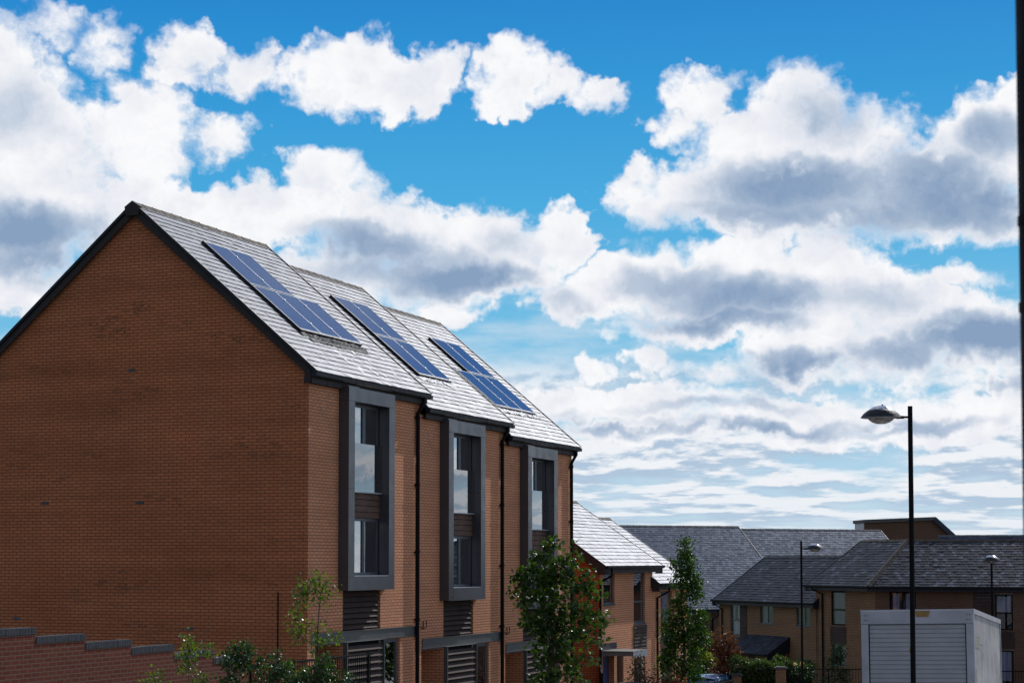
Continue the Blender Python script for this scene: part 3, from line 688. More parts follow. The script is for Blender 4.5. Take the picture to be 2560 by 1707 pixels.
def solar(root, cols_top, cols_bot, x0, s0, shift=0):
    """in-roof arrays: every panel an aluminium frame with a dark cell sheet"""
    ex = Vector((1, 0, 0)); es = Vector((0, CP, SP)); n = Vector((0, -SP, CP)); O = Vector((0, YE, ZE))
    PW, PH = 1.145, 1.72
    for row, cols in ((0, cols_bot), (1, cols_top)):
        for c in range(cols):
            a = x0 + (c + (shift if row else 0)) * PW; s = s0 + row * (PH + .07)
            o = O + ex * a + es * s + n * .05
            f_ = MB(); t = .017; h = .04
            f_.obox(o, ex * (PW - .012), es * t, n * h); f_.obox(o + es * (PH - t), ex * (PW - .012), es * t, n * h)
            f_.obox(o + es * t, ex * t, es * (PH - 2 * t), n * h); f_.obox(o + es * t + ex * (PW - .012 - t), ex * t, es * (PH - 2 * t), n * h)
            fr = f_.build('solar_panel', M['rail'], root)
            cm = MB(); p0 = o + ex * t + es * t + n * (h - .008)
            cm.face((p0, p0 + ex * (PW - .012 - 2 * t), p0 + ex * (PW - .012 - 2 * t) + es * (PH - 2 * t), p0 + es * (PH - 2 * t)))
            b0 = p0 - n * .02; cm.face((b0, b0 + es * (PH - 2 * t), b0 + ex * (PW - .012 - 2 * t) + es * (PH - 2 * t), b0 + ex * (PW - .012 - 2 * t)))
            cm.build('solar_cells', M['cell'], fr)
            if c:
                for k in (.22, .78): MB().obox(o + es * (PH * k) + n * h - ex * .03, ex * .05, es * .04, n * .012).build('clamp', M['alu'], fr)
    # black surround: side trim, bottom tray, flashing
    wid = max(cols_top, cols_bot) * PW; H_ = 2 * PH + .07
    tr = MB(); o = O + ex * (x0 - .06) + es * (s0 - .04) + n * .012
    tr.obox(o, ex * .05, es * (PH + .06 if shift else H_ + .06), n * .085)
    if shift: tr.obox(o + es * (PH + .06) + ex * (shift * PW), ex * .05, es * (PH + .05), n * .085); tr.obox(o + es * (PH + .06), ex * (shift * PW - .001), es * .03, n * .05)
    tr.obox(o + ex * .051, ex * (cols_bot * PW), es * .035, n * .07)
    tr.obox(o + ex * (.051 + shift * PW) + es * (H_ + .045), ex * (cols_top * PW), es * .03, n * .03)
    tr.build('array_trim', M['gutter'], root)

def crumpled(root, xa, xb, s_a, s_b, m_, name, amp=.03, seed=1):
    rg = random.Random(seed); mb = MB(); nx, ns = int((xb - xa) / .06), 4
    O = Vector((0, YE, ZE)); es = Vector((0, CP, SP)); n = Vector((0, -SP, CP))
    g_ = [[O + Vector((xa + (xb - xa) * i / nx + rg.uniform(-.012, .012), 0, 0)) + es * (s_a + (s_b - s_a) * (k / ns) + (rg.uniform(-.05, .02) if k == 0 else 0)) + n * (.02 + abs(rg.gauss(0, amp)) + .03 * (k == ns)) for i in range(nx + 1)] for k in range(ns + 1)]
    for k in range(ns):
        for i in range(nx): mb.face((g_[k][i], g_[k][i + 1], g_[k + 1][i + 1], g_[k + 1][i]))
    return mb.build(name, M[m_], root)

h1 = tall_house(0, 0., 6.32, 0., 'nearest tall brick house, its blank gable wall facing the camera, five solar panels', first=True)
h2 = tall_house(1, 6.32, 12.36, -.36, 'middle tall brick house of the terrace, between the two others, with four solar panels')
h3 = tall_house(2, 12.36, 18.40, -.72, 'farthest tall brick house at the low end of the terrace, partly behind the leafy tree', last=True)
solar(h1, 2, 3, 1.60, 1.77)
solar(h2, 2, 2, 8.42 - 6.32, 1.63)
solar(h3, 2, 3, 13.93 - 12.36, 1.50, 1)
crumpled(h1, 1.5, 4.9, 1.58, 1.82, 'mat_black', 'loose_flashing', .02, 3)
crumpled(h1, 1.75, 5.0, 1.38, 1.56, 'mat_black', 'torn_felt', .012, 8)
crumpled(h2, 2.05, 4.5, 1.40, 1.64, 'lead', 'lead_flashing', .012, 4)
crumpled(h3, 1.55, 5.1, 1.26, 1.48, 'lead', 'lead_flashing', .015, 5)

# ------------------------------------------------------------------ two lower houses further down the street
def low_house(name, label, fr_loc, az_, W_, zb, ze, yr, zr, holes, wallm='brick_front', gablem='brick_orange', slatem='slate', left_gable=True, right_verge=True, ridge_m='ridge', group=None, xa=-.25, xb=.2, base=-.8, seed=1, depth=None, gauge=.215, poly=None, swidth=.26, gut=(None, None), bright=0., back_roof=True, ridge_range=None, fascia_m='barge', ov_tint=(0, 1.), right_gable=True, lift=.012):
    root = thing(name, label, 'house', fr_loc, az_, group)
    th = math.atan2(zr - ze, yr + .3); c, s = math.cos(th), math.sin(th); SL = (yr + .3) / c
    yb = depth or 2 * yr
    front = MB(); wall_holes(front, 0, W_, base, ze - .12, holes, 0., .10); front.build('wall', M[wallm], root)
    zt = lambda yy: ze - .14 + (min(yy, 2 * yr - yy) + .3) * math.tan(th)
    g = MB()
    for sx, flip in ((0., True), (W_, False))[: 2 if right_gable else 1]:
        P = [(sx, 0, base), (sx, yb, base), (sx, yb, zt(yb)), (sx, yr, zt(yr)), (sx, 0, zt(0))]; g.face(P[::-1] if flip else P)
    g.face(((0, yb, base), (0, yb, zt(yb)), (W_, yb, zt(yb)), (W_, yb, base)))
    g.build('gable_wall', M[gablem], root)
    x0, x1 = xa, W_ + xb
    P = poly or [(x0, -.05), (x1, -.05), (x1, SL), (x0, SL)]
    ex, es, n = Vector((1, 0, 0)), Vector((0, c, s)), Vector((0, -s, c)); O = Vector((0, -.3, ze))
    bed = MB(); q = [O + ex * a + es * b_ - n * .012 for a, b_ in P]; bed.extr([v - n * .04 for v in q], n * .04)
    bq = [(x0, 2 * yr + .3, ze - .02), (x1, 2 * yr + .3, ze - .02), (x1, yr, zr - .02), (x0, yr, zr - .02)]
    if back_roof: bed.extr(bq[::-1], (0, 0, -.05))
    bed.build('roof_deck', M['under'], root)
    rf = MB(); slates(rf, O, ex, es, P, gauge, swidth, seed=seed, bright=bright, tint_lo=ov_tint[0], tint_hi=ov_tint[1], lift=lift)
    roof = rf.build('roof', M[slatem], root)
    rr = ridge_range or (x0, x1)
    ridge_tiles(roof, rr[0], rr[1], yr, zr, th, ridge_m, w=.14)
    def board(xx, w_, d):
        MB().extr([(xx, -.32, ze - .30), (xx, -.32, ze - .03), (xx, yr, zr - .03), (xx, yr, zr - .30), (xx, -.05, ze - .18), (xx, -.05, ze - .30)][::-1], (w_, 0, 0)).build('bargeboard', M[fascia_m], root)
        MB().obox(Vector((xx - .004, -.33, ze - .02)) + n * .03, (w_ + .012, 0, 0), es * (SL + .03), -n * .05).build('verge_trim', M['gutter'], root)
    if left_gable: board(x0 - .02, .03, 1)
    if right_verge: board(x1 - .01, .03, 1)
    gx0 = gut[0] if gut[0] is not None else x0 + .1; gx1 = gut[1] if gut[1] is not None else x1 + .02
    MB().box(gx0, gx1 - .05, -.3, -.275, ze - .25, ze - .03).build('fascia', M[fascia_m], root)
    MB().box(gx0 + .03, gx1 - .08, -.274, -.001, ze - .25, ze - .235).build('soffit', M[fascia_m], root)
    gutter(root, gx0, gx1, -.302, ze + .0, .062)
    return root, th

# fourth house
z4 = -1.05
X4 = 21.21
hz = lambda v: v - z4
h4, th4 = low_house('two_storey_house', 'low brick house with orange gable, blue door and flat canopy, just past the tall terrace', main(X4, 0, z4), AZ_MAIN,
    6.10, 0, hz(4.05), 3.02, hz(6.38), [(.40, 1.62, hz(2.72), hz(3.80), .1), (3.80, 5.18, hz(1.99), hz(3.82), .1), (3.80, 5.18, hz(-1.0), hz(1.07), .1), (.34, 1.55, -.02, 2.05, .25), (1.85, 2.6, 1.0, 2.05, .1)],
    group='low brick houses past the terrace', seed=31, depth=7.6, ov_tint=(.4, 1.2), xa=-.38, xb=.22, lift=.02)
window(h4, .42, 1.60, hz(2.735), hz(3.79), .06, (), (), .06, .06, curtains=((.5, 1.5, hz(3.2), hz(3.75)),), curtain_mat='blind', sill=.12)
window(h4, 3.82, 5.16, hz(2.0), hz(3.81), .06, (), (hz(2.76),), .06, .06, curtains=((3.9, 5.0, hz(3.3), hz(3.75)), (3.9, 4.6, hz(2.8), hz(3.15))), curtain_mat='blind', sill=.1)
boards(3.78, 5.32, hz(1.07), hz(1.93), -.001, 7, lap=.03).build('timber_panel', M['timber_dark'], h4)
window(h4, 3.82, 5.16, hz(-.98), hz(1.06), .06, (4.55,), (), .07, .06, curtains=((4.7, 5.0, hz(-.9), hz(1.0)),), curtain_mat='blind')
dd = MB().box(.38, 1.50, .18, .22, 0, 2.03).build('door', plain('blue_door', (.015, .03, .14), .35), h4)
window(h4, 1.86, 2.59, 1.01, 2.04, .05, (), (), .05, .05)
cz = hz(1.17)
cn = MB(); cn.box(.12, 1.75, -1.12, -.001, cz, cz + .035); cn.box(.14, 1.73, -1.10, -.02, cz - .13, cz - .002); cn.build('door_canopy', M['paving'], h4)
MB().box(.12, 1.75, -1.135, -1.121, cz - .19, cz + .04).build('canopy_fascia', M['alu'], h4)
MB().box(.10, 1.80, -.02, -.001, cz + .036, cz + .26).build('canopy_flashing', M['metal'], h4)
louvres(1.60, 1.74, -.6, cz - .2, -.95, 12, .07, .02).build('slatted_post', M['timber_pale'], h4)
MB().box(1.62, 1.72, -.94, -.90, -.6, cz - .14).build('canopy_post', M['timber_pale'], h4)
mb = MB(); pts = [(.06, -.42, hz(3.98)), (.06, -.42, hz(3.72)), (-.12 + .06, -.06, hz(3.50)), (-.06, -.06, hz(3.26)), (-.10, -.06, hz(3.1)), (-.10, -.06, -.6)]
mb.tube(pts, .042, 10); mb.build('downpipe', M['pipe'], h4)

z5 = -1.65
h5, th5 = low_house('two_storey_house', 'small brick house one step below the orange gabled one, half hidden by the narrow tree', main(27.31, 0, z5), AZ_MAIN,
    4.6, 0, 3.40 - z5, 3.25, 5.86 - z5, [(1.05, 2.55, 1.38 - z5, 3.08 - z5, .1), (1.05, 2.55, -.5 - z5, 1.0 - z5, .1)], seed=37, depth=7.6, group='low brick houses past the terrace', xa=-.2, xb=.3, lift=.02, ov_tint=(.4, 1.2), gablem='brick_front')
window(h5, 1.07, 2.53, 1.39 - z5, 3.07 - z5, .06, (), (2.24 - z5,), .06, .06, sill=.1)
window(h5, 1.07, 2.53, -.49 - z5, .99 - z5, .06, (1.8,), (), .06, .06, sill=.08)
MB().box(1.0, 2.6, -.02, -.001, 1.01 - z5, 1.37 - z5).build('timber_panel', M['timber_dark'], h5)
MB().tube([(.75, -.42, 3.34 - z5), (.75, -.42, 3.1 - z5), (.42, -.06, 2.86 - z5), (.42, -.06, -.6)], .042, 10).build('downpipe', M['pipe'], h5)

# ------------------------------------------------------------------ the row across the end of the street
AL = 154.; LO = Vector((10.947, 99.538, 0)); a_ = R(AL); UL = Vector((math.sin(a_), math.cos(a_), 0)); GL = Vector((-math.cos(a_), math.sin(a_), 0))
zb7 = -3.0
h7, th7 = low_house('end_house', 'buff brick house with red door under a slate porch roof, behind the green hedge', LO + Vector((0, 0, zb7)), AL,
    9.0, 0, 2.18 - zb7, 3.05, 4.44 - zb7, [(1.08, 2.0, .32 - zb7, 2.0 - zb7, .08), (3.86, 5.04, 1.04 - zb7, 1.99 - zb7, .1), (7.1, 8.3, 1.02 - zb7, 1.97 - zb7, .1), (1.08, 2.65, -2.2 - zb7, -.56 - zb7, .08), (7.2, 8.3, -2.9 - zb7, -.6 - zb7, .15)],
    'brick_buff', 'brick_buff', 'slate_dark', group='houses across the end of the street', seed=41, xa=-.15, xb=.0, depth=7, ridge_m='ridge_grey', fascia_m='gutter', gut=(-.25, 8.95), bright=.04, ov_tint=(.05, .5))
Z7 = lambda v: v - zb7
window(h7, 1.09, 1.99, Z7(.33), Z7(1.99), .05, (), (Z7(1.16),), .05, .05, 'glass_far', curtains=((1.2, 1.35, Z7(1.2), Z7(1.95)), (1.62, 1.9, Z7(1.2), Z7(1.95)), (1.2, 1.9, Z7(.4), Z7(1.1))), sill=.06)
boards(2.01, 2.66, Z7(-.52), Z7(2.02), -.001, 22, lap=.02).build('timber_cladding', M['timber_dark'], h7)
boards(1.03, 2.0, Z7(-.52), Z7(.27), -.001, 7, lap=.02).build('timber_cladding', M['timber_dark'], h7)
window(h7, 1.09, 2.64, Z7(-2.1), Z7(-.57), .05, (1.75,), (), .05, .05, 'glass_far', curtains=((1.5, 1.65, Z7(-2), Z7(-.65)), (1.9, 2.2, Z7(-2), Z7(-.65))))
window(h7, 3.87, 5.03, Z7(1.05), Z7(1.98), .05, (4.5,), (), .05, .05, 'glass_far', sill=.06, curtains=((4.05, 4.4, Z7(1.1), Z7(1.9)),), curtain_mat='blind')
window(h7, 7.11, 8.29, Z7(1.03), Z7(1.96), .05, (7.75,), (), .05, .05, 'glass_far', sill=.06, curtains=((7.3, 7.45, Z7(1.08), Z7(1.9)), (7.55, 7.7, Z7(1.08), Z7(1.9))), curtain_mat='curtain_warm')
# lean-to porch
pe, pt = Z7(-.30), Z7(.44)
pw = MB(); wall_holes(pw, 2.95, 6.35, 0, pe - .1, [(3.5, 4.35, .0, pe - .32), (4.9, 5.5, pe - .75, pe - .4)], -1.0, .1); pw.face(((6.35, -1., 0), (6.35, 0, 0), (6.35, 0, pt - .05), (6.35, -1., pe))); pw.face(((2.95, -1., 0), (2.95, 0, 0), (2.95, 0, pt - .05), (2.95, -1., pe))[::-1])
pw.build('porch_wall', M['brick_buff'], h7)
pth = math.atan2(pt - pe + .1, 1.35)
ps = MB(); slates(ps, (0, -1.35, pe - .1), (1, 0, 0), (0, math.cos(pth), math.sin(pth)), [(2.75, 0), (6.5, 0), (6.5, 1.55), (2.75, 1.55)], .2, .26, seed=44, tint_hi=.5)
ps.extr([(2.75, -1.35, pe - .12), (2.75, 0, pt + .0), (2.75, 0, pt - .05), (2.75, -1.35, pe - .18)], (3.75, 0, 0), tint=0.)
ps.build('porch_roof', M['slate_dark'], h7)
MB().extr([(6.50, -1.37, pe - .13), (6.50, 0, pt + .02), (6.50, 0, pt - .75), (6.50, -1.37, pe - .4)][::-1], (.03, 0, 0)).build('porch_side_board', M['gutter'], h7)
gutter(h7, 2.7, 6.45, -1.36, pe - .08, .05)
dd = MB().box(3.5, 4.35, -.93, -.9, 0, pe - .33).build('door', plain('red_door', (.20, .012, .02), .4), h7)
MB().box(4.36, 4.88, -1.02, -1.001, pe - .35, pe - .12).build('timber_panel', M['timber_dark'], h7)
window(h7, 4.9, 5.5, pe - .74, pe - .41, -.95, (), (), .04, .05, 'glass_far', back=.2)
MB().box(7.21, 8.29, .1, .14, .0, 2.35).build('back_gate', M['black'], h7)
MB().tube([(.2, -.42, Z7(2.1)), (.2, -.42, Z7(1.95)), (.35, -.06, Z7(1.7)), (.35, -.06, 0)], .042, 8).build('downpipe', M['pipe'], h7)

# corner house: left wing runs on from the row, right wing turns along the cross street
zb8 = -2.6; Z8 = lambda v: v - zb8
th8 = math.atan2(5.19 - 3.05, 3.3); SL8 = 3.3 / math.cos(th8)
# wing frame origin where house 7 ends
L8 = LO + UL * 8.75
wl = 4.72                                  # left wing wall length to the corner
hipx = wl - 1.42                           # ridge turns here
h8, _ = low_house('corner_house', 'brown brick corner house with hipped slate roof, behind the white van and tall lamp post', L8 + Vector((0, 0, zb8)), AL,
    wl, 0, Z8(3.05), 3.0, Z8(5.19), [(1.25, 2.40, Z8(1.13), Z8(2.78), .1), (1.25, 2.40, Z8(-.78), Z8(.25), .1)], 'brick_buff', 'brick_buff', 'slate_dark', group='houses across the end of the street', seed=51,
    left_gable=True, right_gable=False, right_verge=False, xa=-.35, xb=.0, depth=6.0, ridge_m='ridge', fascia_m='gutter', gut=(-.55, wl + .18), bright=.08, ov_tint=(.05, .5), back_roof=False,
    poly=[(-.35, -.05), (wl + .22, -.05), (hipx, SL8), (-.35, SL8)], ridge_range=(-.35, hipx))
window(h8, 1.26, 2.39, Z8(1.14), Z8(2.77), .05, (), (Z8(1.88),), .07, .05, 'glass_far', fmat='black', curtains=((1.4, 2.2, Z8(1.2), Z8(1.82)), (1.4, 2.2, Z8(1.95), Z8(2.7))), curtain_mat='blind')
boards(1.18, 2.45, Z8(.28), Z8(1.10), -.001, 7, lap=.02).build('timber_panel', M['timber_dark'], h8)
window(h8, 1.26, 2.39, Z8(-.77), Z8(.24), .05, (1.85,), (), .06, .05, 'glass_far', sill=.06, curtains=((1.38, 1.75, Z8(-.7), Z8(.15)), (1.95, 2.3, Z8(-.7), Z8(.15))), curtain_mat='blind')
MB().tube([(.30, -.42, Z8(2.98)), (.30, -.42, Z8(2.85)), (.62, -.06, Z8(2.62)), (.62, -.06, 0)], .045, 8).build('downpipe', M['pipe'], h8)
# right wing built in its own axes, parented to the corner house
CX = Vector((16.848, 87.441, 0)); AR = 111.1
wing = bpy.data.objects.new('right_wing', None)
def wing_place(o):
    """children of the corner house given in the right wing's axes"""
    mw = Matrix.Translation(CX + Vector((0, 0, zb8))) @ Matrix.Rotation(R(90 - AR), 4, 'Z')
    hm = Matrix.Translation(L8 + Vector((0, 0, zb8))) @ Matrix.Rotation(R(90 - AL), 4, 'Z')
    o.matrix_parent_inverse = hm.inverted() @ mw
    return o
bpy.data.objects.remove(wing)
W8 = 14.
fw_ = MB(); wall_holes(fw_, 0, W8, -.4, Z8(2.93), [(.66, 1.88, Z8(1.1), Z8(2.82), .1), (4.42, 5.4, Z8(-1.5), Z8(2.84), .05), (5.42, 6.22, Z8(1.08), Z8(2.73), .1), (5.42, 6.22, Z8(-1.6), Z8(.20), .1)], 0., .1)
wing_place(fw_.build('wall', M['brick_brown'], h8))
wp = [(-.28, -.05), (W8, -.05), (W8, SL8), (1.03, SL8)]
ex8, es8, n8 = Vector((1, 0, 0)), Vector((0, math.cos(th8), math.sin(th8))), Vector((0, -math.sin(th8), math.cos(th8)))
O8 = Vector((0, -.3, Z8(3.05)))
bd = MB(); bd.extr([O8 + ex8 * a + es8 * b_ - n8 * .05 for a, b_ in wp], n8 * .038); wing_place(bd.build('roof_deck', M['under'], h8))
rw = MB(); slates(rw, O8, ex8, es8, wp, .215, .2, seed=57, bright=.14, tint_lo=.0, tint_hi=.38); rfw = wing_place(rw.build('roof', M['slate_dark'], h8))
rt = ridge_tiles(h8, 1.0, W8, 3.0, Z8(5.19), th8, 'ridge', w=.14); wing_place(rt)
# hip tiles
hp = MB(); p0 = O8 + ex8 * (-.28) + es8 * (-.05); p1 = Vector((1.03, 3.0, Z8(5.19))); dirh = (p1 - p0); nseg = 11
for k in range(nseg):
    a = p0 + dirh * (k / nseg); d_ = dirh / nseg * .98; side = Vector((dirh.y, -dirh.x, 0)).normalized() * .14
    a = a + Vector((0, 0, .03 + .004 * (k % 2)))
    hp.extr([a - side - Vector((0, 0, .05)), a + Vector((0, 0, .05)), a + side - Vector((0, 0, .05)), a - Vector((0, 0, .02))], d_, tint=(k * .37) % 1)
wing_place(hp.build('hip_tile', M['ridge'], h8))
for o in (MB().box(-.3, W8, -.3, -.275, Z8(2.80), Z8(3.02)).build('fascia', M['gutter'], h8), gutter(h8, -.32, W8, -.302, Z8(3.05), .065),
          window(h8, .67, 1.87, Z8(1.11), Z8(2.81), .05, (1.27,), (), .07, .05, 'glass_far', fmat='black', curtains=((.8, 1.1, Z8(1.2), Z8(2.7)), (1.4, 1.75, Z8(1.2), Z8(2.7))), curtain_mat='blind'),
          boards(4.43, 5.40, Z8(-1.5), Z8(2.84), .04, 30, lap=.02).build('timber_cladding', M['timber_dark'], h8),
          window(h8, 5.43, 6.21, Z8(1.09), Z8(2.72), .05, (), (Z8(1.85),), .06, .05, 'glass_far', fmat='black', curtains=((5.5, 6.1, Z8(1.9), Z8(2.6)),), curtain_mat='blind'),
          boards(5.36, 6.28, Z8(.25), Z8(1.05), -.001, 7, lap=.02).build('timber_panel', M['timber_dark'], h8),
          window(h8, 5.43, 6.21, Z8(-1.59), Z8(.19), .05, (), (), .06, .05, 'glass_far', fmat='black', curtains=((5.5, 6.1, Z8(-1.2), Z8(.1)),), curtain_mat='blind')):
    wing_place(o)

# ------------------------------------------------------------------ the long slate roofs behind
AN = 66.; NO = Vector(((1720 - 1280) / 4697 * 114, 114, 0)); a_ = R(AN); UN = Vector((math.sin(a_), math.cos(a_), 0)); GN = Vector((-math.cos(a_), math.sin(a_), 0))
zb9 = -3.8
for k, (xl, wd, dz, lab, sd_, lg) in enumerate(((-9.5, 17.2, 0., 'big block under a wide blue grey slate roof, higher and left of its twin', 61, True), (7.7, 11.2, -.16, 'block under a blue grey slate roof, one step lower and right of its twin', 63, False))):
    o_ = NO + UN * xl + GN * 0 + Vector((0, 0, zb9))
    hh, _ = low_house('apartment_block', lab, o_, AN, wd, 0, 1.30 + dz - zb9, 7.0, 6.45 + dz - zb9, [], 'brick_brown', 'brick_brown', 'slate_far', group='long roofs behind the street', seed=sd_, xa=-.1, xb=.0, depth=14, ridge_m='ridge_grey',
              left_gable=lg, right_verge=True, fascia_m='gutter', gauge=.215, swidth=.22, gut=(-.1, wd - (.2 if k == 0 else 0)), ov_tint=(.3, 1.2))
    hh['category'] = 'apartment block'
    if k == 0:
        MB().tube([(11.5, -.42, 1.2 - zb9), (11.5, -.42, 1.0 - zb9), (11.15, -.06, .7 - zb9), (11.15, -.06, 0)], .05, 8).build('downpipe', M['pipe'], hh)
        for vx, vs in ((16.0, 2.15), (16.75, 2.5)):
            s_ = vs; th_ = math.atan2(5.15, 7.3); q = Vector((vx - .35, -.3 + s_ * math.cos(th_), 1.30 - zb9 + s_ * math.sin(th_)))
            MB().box(q.x, q.x + .3, q.y - .1, q.y + .15, q.z + .02, q.z + .2).build('roof_vent', M['gutter'], hh)
# brick stair tower with a single-pitch roof
tw = thing('stair_tower', 'brick tower with a thin dark flat edged roof sloping off at its right end', 'tower', Vector(((2143 - 1280) / 4697 * 135, 135, -3.8)), 87.)
Zt = lambda v: v + 3.8
tb = MB(); prof = [(.54, 0, 0), (7.4, 0, 0), (7.4, 0, Zt(5.6)), (5.6, 0, Zt(7.12)), (.54, 0, Zt(6.94))]
tb.extr([(a, 0, c) for a, b_, c in prof], (0, 3., 0)); tb.build('wall', M['brick_brown'], tw)
MB().box(.50, .539, .1, 2.9, 0, Zt(6.93)).build('white_panel', M['white'], tw)
MB().extr([(.42, -.15, Zt(6.93)), (5.66, -.15, Zt(7.14)), (5.66, -.15, Zt(7.38)), (.42, -.15, Zt(7.17))], (0, 3.3, 0)).build('flat_roof', M['ridge_grey'], tw)
MB().extr([(5.67, -.25, Zt(7.36)), (5.50, -.25, Zt(7.08)), (7.6, -.25, Zt(5.2)), (7.8, -.25, Zt(5.44))][::-1], (0, 3.4, 0)).build('sloping_roof', M['slate_dark'], tw)
h11, _ = low_house('back_house', 'far slate roof just showing above the corner house ridge, at the right', Vector((27.6, 118, -3.8)), 93., 12., 0, 5.3, 4.5, 5.9 + 3.8 - .05, [], 'brick_brown', 'brick_brown', 'slate_far', seed=71, xa=-.1, xb=0, depth=9, ridge_m='ridge_grey', fascia_m='gutter', left_gable=True)

# ------------------------------------------------------------------ garden wall with stepped brick-on-edge copings
gw = thing('garden_wall', 'red brick garden wall with stepped dark blue copings below the big gable', 'wall', main(-15.7, -1.73, 0), AZ_MAIN)
steps = [(0., 1.39, 3.27), (1.39, 2.80, 3.129), (2.80, 4.21, 2.975), (4.21, 5.64, 2.826), (5.64, 7.06, 2.68), (7.06, 8.48, 2.52), (8.48, 9.885, 2.362)]
wb = MB()
for a, c, zt_ in steps: wb.box(a, c, 0, .215, -.4, zt_ - .115, skip='u')
wb.build('brickwork', M['brick_wall'], gw)
for a, c, zt_ in steps:
    cp_ = MB(); n = int(round((c - a) / .075)); s_ = (c - a - .004) / n; rg = random.Random(int(a * 10))
    cp_.box(a + .002, c - .004, -.004, .219, zt_ - .112, zt_ - .010, tint=0)
    for k in range(n):
        d = rg.uniform(0, .004); cp_.box(a + .002 + k * s_ + .004, a + .002 + (k + 1) * s_ - .004, -.012 + d, .227 - d, zt_ - .112, zt_ - d, tint=rg.random())
    cp_.build('coping', M['cap'], gw)
# iron railing between the wall and the first house
def railing(name, label, loc, az_, L, z0, h, group=None, slope=0., sp=.11, cap=False, post=1.8):
    r_ = thing(name, label, 'railing', loc, az_, group)
    tr = MB(); tr.extr([(0, -.025, z0 + h - .04), (0, .025, z0 + h - .04), (0, .025, z0 + h), (0, -.025, z0 + h)], (L, 0, slope * L)); tr.build('top_rail', M['black'], r_)
    tr = MB(); tr.extr([(0, -.02, z0 + .12), (0, .02, z0 + .12), (0, .02, z0 + .15), (0, -.02, z0 + .15)], (L, 0, slope * L)); tr.build('bottom_rail', M['black'], r_)
    br = MB(); x = sp
    while x < L: br.tube([(x, 0, z0 + .1 + slope * x), (x, 0, z0 + h + (.07 if cap else -.02) + slope * x)], .009, 5); x += sp
    b_ = br.build('bars', M['black'], r_)
    x = 0
    while x <= L + .01: MB().box(x - .025, x + .025, -.025, .025, z0 - .1 + slope * x, z0 + h + .03 + slope * x).build('post', M['black'], r_); x += post
    return r_
railing('garden_railing', 'black metal railing between the stepped garden wall and the tall house', main(-5.75, -1.72, 0), AZ_MAIN, 5.6, .95, 1.19)
MB().box(0, 0, 0, 0, 0, 0)
fp = thing('fence_post', 'short grey post at the low end of the stepped garden wall', 'post', main(-5.79, -1.66, .2), AZ_MAIN)
MB().box(-.03, .03, -.03, .03, 0, 2.06).build('shaft', M['steel'], fp, bevel=.004)
railing('side_railing', 'black railing with a sloping handrail in the gap beside the orange gable', main(18.75, -.9, -.9), AZ_MAIN - 20, 2.6, .35, 1.15, slope=.08, post=1.3)
railing('front_railing', 'low black spiked railing in front of the blue door', main(20.4, -3.2, -1.1), AZ_MAIN, 6.2, .0, 1.12, cap=True)
# brick pier by the low house
def pier(label, loc, az_, w_, h, m_='brick_buff', capw=.06, group='brick gate piers'):
    p_ = thing('brick_pier', label, 'pier', loc, az_, group)
    MB().box(-w_ / 2, w_ / 2, -w_ / 2, w_ / 2, -.5, h).build('shaft', M[m_], p_)
    cw = w_ / 2 + capw; c_ = MB(); c_.box(-cw, cw, -cw, cw, h + .001, h + .07); c_.box(-w_ / 2, w_ / 2, -w_ / 2, w_ / 2, h + .071, h + .10); c_.build('cap', M['cap'], p_)
    return p_

# ------------------------------------------------------------------ street lamps
def lamp(label, loc, hgt, head_dir, head_z, arm, sc=1., pr=.046):
    """post with a saucer lantern on a short arm; head_dir: unit vector from post to lantern"""
    r_ = thing('street_lamp', label, 'street lamp', loc, None, 'black street lamps with saucer lanterns'); r_.rotation_euler = (0, 0, math.atan2(head_dir[1], head_dir[0]))
    p_ = MB(); p_.tube([(0, 0, 0), (0, 0, 1.3)], pr * 1.5, 16); p_.tube([(0, 0, 1.3), (0, 0, 1.42)], [pr * 1.5, pr * 1.12], 16); p_.tube([(0, 0, 1.42), (0, 0, hgt)], [pr * 1.12, pr], 16)
    p_.build('pole', M['black'], r_)
    MB().box(-pr * .6, pr * .6, -pr * 1.6, -pr * 1.35, .5, 1.1).build('access_door', M['gutter'], r_)
    hc = arm * sc
    MB().tube([(pr * .5, 0, head_z - .02), (hc - .30 * sc, 0, head_z - .02)], .021, 10).build('arm', M['black'], r_)
    MB().tube([(hc - .44 * sc, 0, head_z - .025), (hc - .30 * sc, 0, head_z - .02)], [.028, .038], 10).build('arm_socket', M['black'], r_)
    c = (hc, 0, head_z); s_ = sc
    sh = MB().lathe([(.385 * s_, -.035 * s_), (.39 * s_, -.03 * s_), (.345 * s_, .03 * s_), (.315 * s_, .062 * s_), (.305 * s_, .062 * s_), (.27 * s_, .095 * s_), (.235 * s_, .115 * s_)], c, 40).build('lantern_shade', M['gutter'], r_, smooth=False)
    MB().lathe([(.235 * s_, .116 * s_), (.20 * s_, .15 * s_), (.14 * s_, .18 * s_), (.07 * s_, .197 * s_), (.001, .203 * s_)], c, 32).build('dome_cap', plain('polished_dome', (.55, .58, .62), .18, metal=.9, var=.1), sh, smooth=True)
    MB().lathe([(.38 * s_, -.034 * s_), (.25 * s_, -.04 * s_), (.001, -.038 * s_)], c, 32).build('reflector', M['alu'], sh)
    gm = MB().lathe([(.001, -.155 * s_), (.09 * s_, -.148 * s_), (.17 * s_, -.12 * s_), (.225 * s_, -.08 * s_), (.25 * s_, -.042 * s_)], c, 32).build('glass_bowl', M['bowl'], r_, smooth=True)
    MB().tube([(c[0] - .05, .0, c[2] - .05), (c[0] + .09, 0, c[2] - .06)], .035 * s_, 8).build('bulb', M['curtain'], r_)
    MB().tube([(c[0] - .03 * s_, 0, c[2] + .19 * s_), (c[0] - .03 * s_, 0, c[2] + .225 * s_)], .016, 8).build('photocell', M['black'], r_)
    return r_
